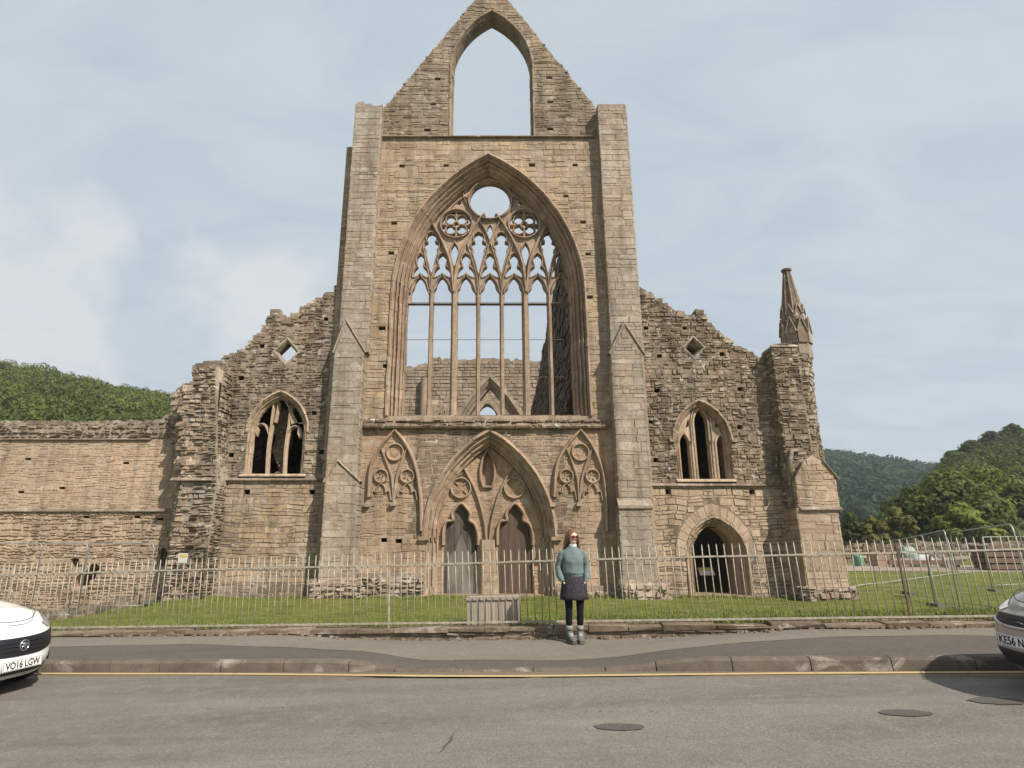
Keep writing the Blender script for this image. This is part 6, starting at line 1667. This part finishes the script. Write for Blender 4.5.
# hair: swept back from the brow, falling to the shoulders, built from locks over a cap
hairm, nt, b = mat('auburn_hair'); tc = N(nt, 'ShaderNodeTexCoord').outputs['Object']; geo = N(nt, 'ShaderNodeNewGeometry')
nt.links.new(mix(nt, 0.5, ramp(nt, geo.outputs['Random Per Island'], [(0, (0.06,0.022,0.012)), (0.6, (0.12,0.046,0.022)), (1, (0.21,0.088,0.042))]).outputs[0], ramp(nt, noise(nt, tc, 40, 4, 0.6), [(0.3, (0.06,0.024,0.012)), (0.7, (0.17,0.07,0.033))]).outputs[0]), b.inputs['Base Color']); b.inputs['Roughness'].default_value = 0.5
mb = MB(); nh = 28
capr = []
for j in range(12):
    v = lerp(0.42, 1.0, j/11); row = []
    for i in range(nh):
        u = i/nh; a = u*2*math.pi; x, y, z = head_pt(u, v); front = max(0, math.cos(a))
        lim = 0.80*front**0.7   # hairline lifts over the forehead
        if v < lim: 
            x, y, z = head_pt(u, max(v, lim)); k = 0.97
            c = (0, 0, 0); 
        g2 = 1.13 if v >= lim else 1.02
        row.append(hrot((x*g2, y*g2+0.004, z+(0.010 if v > 0.9 else 0))))
    capr.append(row)
mb.rings(capr, cap0=False)
for k in range(130):
    a = random.uniform(0.30, 1.0)*math.pi*random.choice((-1, 1)); u = (a/(2*math.pi)) % 1
    x, y, z = head_pt(u, random.uniform(0.72, 0.95)); p0 = Vector(hrot((x*1.12, y*1.12, z)))
    x, y, z = head_pt(u, 0.45); p1 = Vector(hrot((x*1.30+random.uniform(-.01, .01), y*1.22+0.012, z)))
    fr = abs(a) < 1.4
    side = Vector(hrot((math.sin(a)*random.uniform(0.088, 0.128), -math.cos(a)*0.100*(0.3 if fr else 1)+0.035, HZ-0.02+random.uniform(-0.03, 0.03))))
    end = Vector((side.x*random.uniform(1.0, 1.18), side.y+0.015, HZ-random.uniform(0.03, 0.10)))
    wv = Vector((random.uniform(-.014, .014), random.uniform(-.012, .012), 0)); mb.tube([p0, p1, (p1+side)/2+wv, side, (side+end)/2-wv, end], [0.006, 0.010, 0.010, 0.010, 0.008, 0.003], 5)
obj('hair', mb, hairm, per, local=True)
mb = MB(); mbl = MB()
for sg in (-1, 1):
    cpt = [(sg*0.034+0.030*math.cos(t)*(1 if abs(math.cos(t)) < .9 else 0.95), HZ+0.112+0.024*math.sin(t)-0.004*math.cos(t)*sg) for t in [2*math.pi*i/18 for i in range(18)]]
    yy = lambda x: -0.106+0.35*abs(x)**1.2*abs(x)**0.6
    mbl.rings([[hrot((x, yy(x)-0.002, z)) for x, z in cpt], [hrot((x, yy(x)+0.003, z)) for x, z in cpt]])
    mb.tube([hrot((x, yy(x)-0.002, z)) for x, z in cpt+cpt[:1]], 0.0042, 5)
    mb.tube([hrot((sg*0.064, -0.098, HZ+0.118)), hrot((sg*0.077, -0.05, HZ+0.118)), hrot((sg*0.080, 0.01, HZ+0.112))], 0.0035, 5)
mb.tube([hrot((-0.010, -0.108, HZ+0.118)), hrot((0, -0.112, HZ+0.120)), hrot((0.010, -0.108, HZ+0.118))], 0.004, 5)
sg_ = obj('sunglasses', mb, plain('red_frames', (0.22,0.03,0.04), 0.35), per, local=True)
obj('lens', mbl, plain('dark_red_lens', (0.045,0.008,0.012), 0.1), sg_, local=True)
mb = MB(); pts = [hrot((x, -0.0905-0.006*math.cos(x*60), HZ+0.048+0.004*abs(x)/0.02)) for x in (-0.022, -0.011, 0, 0.011, 0.022)]; mb.tube(pts, [0.002, 0.0045, 0.004, 0.0045, 0.002], 5)
obj('lips', mb, plain('lips', (0.45,0.22,0.19), 0.45), per, local=True)

# ================================================================= TREES AND WOODED HILLS
def leafmat(name, cols, tr=0.38):
    m, nt, b = mat(name); geo = N(nt, 'ShaderNodeNewGeometry'); tc = N(nt, 'ShaderNodeTexCoord').outputs['Object']
    c = ramp(nt, geo.outputs['Random Per Island'], [(i/(len(cols)-1), q) for i, q in enumerate(cols)]).outputs[0]
    big = noise(nt, tc, 0.085, 4, 0.6)
    c = mix(nt, 0.8, c, ramp(nt, big, [(0.36, (0.48,0.56,0.52)), (0.5, (0.95,0.95,0.9)), (0.64, (1.45,1.35,1.05))]).outputs[0], 'MULTIPLY')
    nt.links.new(c, b.inputs['Base Color']); b.inputs['Roughness'].default_value = 0.75; b.inputs['Specular IOR Level'].default_value = 0.2
    t = N(nt, 'ShaderNodeBsdfTranslucent'); nt.links.new(c, t.inputs['Color']); ms = N(nt, 'ShaderNodeMixShader', _Fac=tr)
    nt.links.new(b.outputs[0], ms.inputs[1]); nt.links.new(t.outputs[0], ms.inputs[2]); nt.links.new(ms.outputs[0], nt.nodes['Material Output'].inputs['Surface']); return m
M['leaf_wood'] = leafmat('woodland_leaves', [(0.085,0.115,0.028),(0.13,0.16,0.04),(0.105,0.13,0.033),(0.165,0.19,0.05)])
M['leaf_far'] = leafmat('far_woodland_leaves', [(0.028,0.055,0.026),(0.044,0.078,0.036),(0.036,0.064,0.03)])
M['leaf_bright'] = leafmat('bright_spring_leaves', [(0.14,0.17,0.034),(0.22,0.245,0.055),(0.175,0.20,0.042)])
M['leaf_dark'] = leafmat('dark_leaves', [(0.065,0.086,0.024),(0.10,0.125,0.034),(0.08,0.10,0.028)])
M['leaf_olive'] = leafmat('olive_leaves', [(0.17,0.155,0.05),(0.21,0.19,0.06),(0.14,0.14,0.045)])
M['bark'] = plain('bark', (0.10,0.08,0.06), 0.95, 0, 0.3, 4, 0.02)
RU = random.uniform
def leafclump(mb, c, rx_, rz_, n, s):
    for k in range(n):
        # points near the shell of a lumpy ball
        while True:
            d = Vector((RU(-1,1), RU(-1,1), RU(-1,1)))
            if 0.1 < d.length < 1: break
        d.normalize(); rr = RU(0.55, 1.0)**0.6
        p = Vector((c[0]+d.x*rx_*rr, c[1]+d.y*rx_*rr, c[2]+d.z*rz_*rr))
        nrm = (d+Vector((RU(-.5,.5), RU(-.5,.5), RU(-.25,.8)))).normalized(); a = nrm.orthogonal().normalized(); b_ = nrm.cross(a); th = RU(0, 6.28)
        a, b_ = a*math.cos(th)+b_*math.sin(th), b_*math.cos(th)-a*math.sin(th); q = s*RU(0.6, 1.35)
        mb.add([p-a*q, p-b_*q*0.6, p+a*q, p+b_*q*0.6], [(0,1,2,3)])
def tree(name, label, x, y, z, h, r, mt, leaf, nl=26, per_=90, trunk=0.25, group=None, flat=0.8):
    t = thing(name, label, 'tree', (x, y, z), 0, group)
    mb = MB(); tr_ = h*0.035+0.08
    mb.tube([(x, y, z-0.4), (x+RU(-.1,.1), y, z+h*0.25), (x+RU(-.3,.3), y+RU(-.3,.3), z+h*0.55), (x+RU(-.4,.4), y, z+h*0.8)], [tr_*1.3, tr_, tr_*0.65, tr_*0.2], 8)
    mc = MB(); lim = []
    for k in range(nl):
        a = RU(0, 6.28); v = RU(0, 1)**0.8; zz_ = z+h*(trunk+(1-trunk)*v*0.92); pr_ = math.sin(math.pi*min(1, 0.22+0.78*v))**0.7*(1.0 if v < 0.8 else 0.8)
        rr = r*pr_*RU(0.35, 0.95); c = (x+rr*math.cos(a), y+rr*math.sin(a), zz_); q = r*RU(0.24, 0.42)
        leafclump(mc, c, q, q*flat, per_, leaf); 
        if k % 3 == 0: mb.tube([(x, y, z+h*(0.2+0.5*v)), (lerp(x, c[0], .5), lerp(y, c[1], .5), lerp(z+h*(0.2+0.5*v), c[2], 0.6)), c], [tr_*0.4, tr_*0.22, tr_*0.06], 5)
    obj('trunk', mb, M['bark'], t); obj('crown', mc, M[mt], t); return t
def atpx(px, pyb, Y): return XP(px, 540, Y)
# individual trees near the yard
gt = 'trees behind the yard'
for (px, pyt, Y, wpx, mt, lab, nl) in (
    (946, 476, 78, 46, 'leaf_wood', 'broad mid green tree in the middle of the group behind the yard', 44),
    (912, 487, 84, 34, 'leaf_dark', 'dark green tree left of the broad tree, behind the olive bush', 34),
    (985, 464, 92, 34, 'leaf_bright', 'round bright green tree topping the group behind the yard', 36),
    (984, 498, 74, 34, 'leaf_wood', 'low spreading green tree in front of the round bright tree', 34),
    (1016, 486, 80, 30, 'leaf_dark', 'dark green tree at right edge above the timber stacks', 32),
    (1042, 470, 84, 34, 'leaf_wood', 'green tree outermost on the right of the group', 26),
    (962, 505, 70, 26, 'leaf_bright', 'low yellowish green tree over the yard wall', 26)):
    x, zt_ = W(px, pyt, Y); z = -0.7; r = wpx*Y*1.02/FPX
    tree('broadleaf_tree', lab, x, Y, z, zt_-z, r, mt, 0.34, nl, 95, 0.08, gt)
for (px, pyt, Y, wpx, mt, lab) in ((893, 505, 72, 17, 'leaf_olive', 'rounded olive green bush left of the trees'), (872, 512, 70, 16, 'leaf_olive', 'lower olive brown bush next to the round one'), (850, 512, 76, 14, 'leaf_dark', 'dark bush beside the corner turret')):
    x, zt_ = W(px, pyt, Y); r = wpx*Y/FPX; tree('bush', lab, x, Y, -0.7, zt_+0.7, r, mt, 0.26, 24, 90, 0.02, 'bushes behind the yard')
# wooded hills: a terrain sheet for each, clothed with woodland
def hill(ridge, Y0, z0, Y1, name):
    """ridge: (px, py) skyline; ground climbs from Y0 to the crest at Y1 and falls away behind"""
    R_ = [W(a, b_, Y1) for a, b_ in ridge]
    def top(x):
        for (xa, za), (xb, zb) in zip(R_[:-1], R_[1:]):
            if x <= xb: return lerp(za, zb, max(0, (x-xa)/(xb-xa)))
        return R_[-1][1]
    def hz(x, y):
        t = (y-Y0)/(Y1-Y0); zt_ = top(x*Y1/y if y > 1 else x)
        if t <= 0: return z0
        if t <= 1: return lerp(z0, zt_, t**0.9)+1.5*math.sin(x*0.045+y*0.03)*min(1, t*3)*(1-t)
        return lerp(zt_, zt_*0.55, min(1, (t-1)*0.8))
    return hz, R_
def hillside(name, hz, x0, x1, Y0, Y1, step=8):
    vs = []; nx = int((x1-x0)/step)+1; ny = int((Y1*1.5-Y0)/step)+1
    for j in range(ny):
        for i in range(nx):
            x, y = x0+i*step, Y0+j*step; vs.append((x, y, hz(x, y)-1.5))
    mb = MB(); mb.add(vs, [(j*nx+i, j*nx+i+1, (j+1)*nx+i+1, (j+1)*nx+i) for j in range(ny-1) for i in range(nx-1)], 0, True)
    return obj(name, mb, plain('wood_floor_'+str(len(bpy.data.materials)), (0.03,0.04,0.015), 0.95), kind='structure')
def wood_on(name, hz, pxr, Ys, n, hh, rr, leaf, per_, mt, lim):
    mb = MB(); k = 0; tries = 0
    while k < n and tries < n*40:
        tries += 1; px = RU(*pxr); y = lerp(Ys[0], Ys[1], RU(0, 1)**0.75); d = y; x = XP(px, 420, y)
        z = hz(x, y)
        # keep only crowns that can rise above what stands in front
        c_ = CY-FPX*math.tan(math.atan2(z+hh[1]-CAMH, y)-TH)
        if c_ > lim(px): continue
        k += 1; h = RU(*hh); r = RU(*rr); 
        for q in range(5):
            a = RU(0, 6.28); ro = r*RU(0.1, 0.65); leafclump(mb, (x+ro*math.cos(a), y+ro*math.sin(a), z-1.0+h*RU(0.45, 0.88)), r*RU(0.4, 0.62), r*RU(0.36, 0.55), per_, leaf)
    return obj(name, mb, M[mt], kind='stuff')
hzL, _ = hill([(-260,364),(-120,368),(0,378),(40,382),(80,394),(110,400),(150,407),(176,412),(230,424),(330,444)], 70, 2, 215, 'l')
hillside('hill', hzL, -330, -30, 70, 215)
wood_on('wood', hzL, (-130, 240), (98, 222), 820, (5, 9), (2.6, 4.8), 0.4, 52, 'leaf_wood', lambda px: 436)
hzR, _ = hill([(800,544),(880,532),(925,510),(940,492),(952,479),(965,468),(985,461),(1005,454),(1024,452),(1080,436),(1200,416),(1400,414)], 95, -0.5, 185, 'r')
hillside('hill', hzR, 60, 330, 95, 185)
wood_on('wood', hzR, (880, 1130), (100, 190), 600, (5, 9), (2.6, 4.8), 0.42, 46, 'leaf_dark', lambda px: 536)
hzF, _ = hill([(480,480),(640,472),(760,464),(822,461),(850,463),(880,467),(905,471),(935,476),(975,490),(1020,510),(1100,550)], 260, -1, 560, 'f')
hillside('hill', hzF, -20, 760, 260, 560, 16)
wood_on('wood', hzF, (780, 990), (275, 575), 760, (9, 14), (6, 10), 1.9, 20, 'leaf_far', lambda px: 545)
# the near slope's crest carries trees one can tell apart
for (px, pyt, Y, wpx, lab) in ((951, 452, 176, 13, 'dark tree standing proud at the left end of the near hill crest'), (968, 441, 178, 14, 'dark tree on the near hill crest second from its left end'), (990, 432, 180, 15, 'dark round tree on the near hill crest above the bright green tree'), (1012, 425, 180, 15, 'dark tree on the near hill crest at the right edge of view')):
    x, zt_ = W(px, pyt, Y); zb = hzR(x, Y); r = wpx*Y/FPX; h = max(7, zt_-zb); tree('hill_tree', lab, x, Y, zt_-h, h, r, 'leaf_dark', 0.6, 24, 60, 0.12, 'trees on the near hill crest')

# the slight haze of a warm day, filling the valley
hm = bpy.data.materials.new('haze_air'); hm.use_nodes = True; hn = hm.node_tree; hn.nodes.remove(hn.nodes['Principled BSDF'])
pv = N(hn, 'ShaderNodeVolumePrincipled'); pv.inputs['Density'].default_value = 0.00028; pv.inputs['Color'].default_value = (0.80,0.88,0.95,1); pv.inputs['Anisotropy'].default_value = 0.2
hn.links.new(pv.outputs[0], hn.nodes['Material Output'].inputs['Volume'])
mb = MB(); mb.box(-1000, 1000, -80, 1500, -9, 190); obj('haze', mb, hm, kind='stuff')

# ================================================================= LIGHT, SKY, CAMERA
AZ, EL = math.radians(43), math.radians(43)
sd = bpy.data.lights.new('sun', 'SUN'); sd.energy = 5.0; sd.angle = math.radians(0.6); sd.color = (1.0, 0.93, 0.82)
so = bpy.data.objects.new('sun', sd); C.objects.link(so)
dirv = Vector((-math.sin(AZ)*math.cos(EL), math.cos(AZ)*math.cos(EL), -math.sin(EL))); so.rotation_euler = dirv.to_track_quat('-Z', 'Y').to_euler(); so.location = (30, -30, 40)
w = bpy.data.worlds.new('World'); SC.world = w; w.use_nodes = True; nt = w.node_tree; bg = nt.nodes['Background']
sky = N(nt, 'ShaderNodeTexSky'); sky.sky_type = 'NISHITA'; sky.sun_disc = False; sky.sun_elevation = EL; sky.sun_rotation = math.radians(180)-AZ; sky.air_density = 1.0; sky.dust_density = 2.0; sky.ozone_density = 1.2
tc = N(nt, 'ShaderNodeTexCoord').outputs['Generated']
# high thin cloud: noise on directions, squeezed towards the horizon
sx = N(nt, 'ShaderNodeSeparateXYZ'); nt.links.new(tc, sx.inputs[0])
def mth(op, a, b_=None, c=None):
    n = N(nt, 'ShaderNodeMath', operation=op)
    for i, v in enumerate((a, b_, c)):
        if v is None: continue
        if isinstance(v, bpy.types.NodeSocket): nt.links.new(v, n.inputs[i])
        else: n.inputs[i].default_value = v
    return n.outputs[0]
zc = mth('ADD', mth('MAXIMUM', sx.outputs['Z'], 0.0), 0.22)
cx_ = N(nt, 'ShaderNodeCombineXYZ'); nt.links.new(mth('DIVIDE', sx.outputs['X'], zc), cx_.inputs[0]); nt.links.new(mth('DIVIDE', sx.outputs['Y'], zc), cx_.inputs[1])
veil = noise(nt, mapping(nt, cx_.outputs[0], (0.9, 1.5, 1)), 1.5, 7, 0.55, 0.5)
col = mix(nt, ramp(nt, veil, [(0.25, 0.86), (0.75, 0.98)]).outputs[0], sky.outputs[0], (4.0, 4.6, 5.15))
rip = noise(nt, mapping(nt, cx_.outputs[0], (1.0, 1.9, 1)), 2.1, 9, 0.58, 0.9)
col = mix(nt, ramp(nt, rip, [(0.38, 0.0), (0.62, 0.45)]).outputs[0], col, (5.15, 5.45, 5.7))
# one low bank of cumulus over the left hand hills
cu = noise(nt, mapping(nt, tc, (1, 1, 1.25)), 4.2, 6, 0.52, 0.35)
dx = mth('MULTIPLY', mth('SUBTRACT', sx.outputs['X'], -0.56), 1/0.34); dz = mth('MULTIPLY', mth('SUBTRACT', sx.outputs['Z'], 0.31), 1/0.15)
rad_ = mth('ADD', mth('MULTIPLY', dx, dx), mth('MULTIPLY', dz, dz))
msk = mth('SUBTRACT', mth('MULTIPLY', cu, 1.7), mth('MULTIPLY', rad_, 0.42))
col = mix(nt, ramp(nt, msk, [(0.46, 0.0), (0.70, 0.60)]).outputs[0], col, (6.0, 6.1, 6.15))
nt.links.new(col, bg.inputs['Color']); bg.inputs['Strength'].default_value = 0.1
cd = bpy.data.cameras.new('camera'); co = bpy.data.objects.new('camera', cd); C.objects.link(co); SC.camera = co
cd.sensor_width = 36; cd.sensor_fit = 'HORIZONTAL'; cd.lens = 36*FPX/1024; cd.shift_x = (512-CX)/1024; cd.clip_end = 5000; cd.clip_start = 0.05
co.location = (0, 0, CAMH); co.rotation_euler = (math.pi/2+TH, 0, 0)
vs_ = SC.view_settings; vs_.view_transform = 'Standard'; vs_.look = 'None'; vs_.exposure = 0.42; vs_.gamma = 1.0; vs_.use_curve_mapping = False
SC.render.resolution_x, SC.render.resolution_y = 1024, 768
SC.cycles.max_bounces = 6; SC.cycles.use_denoising = True
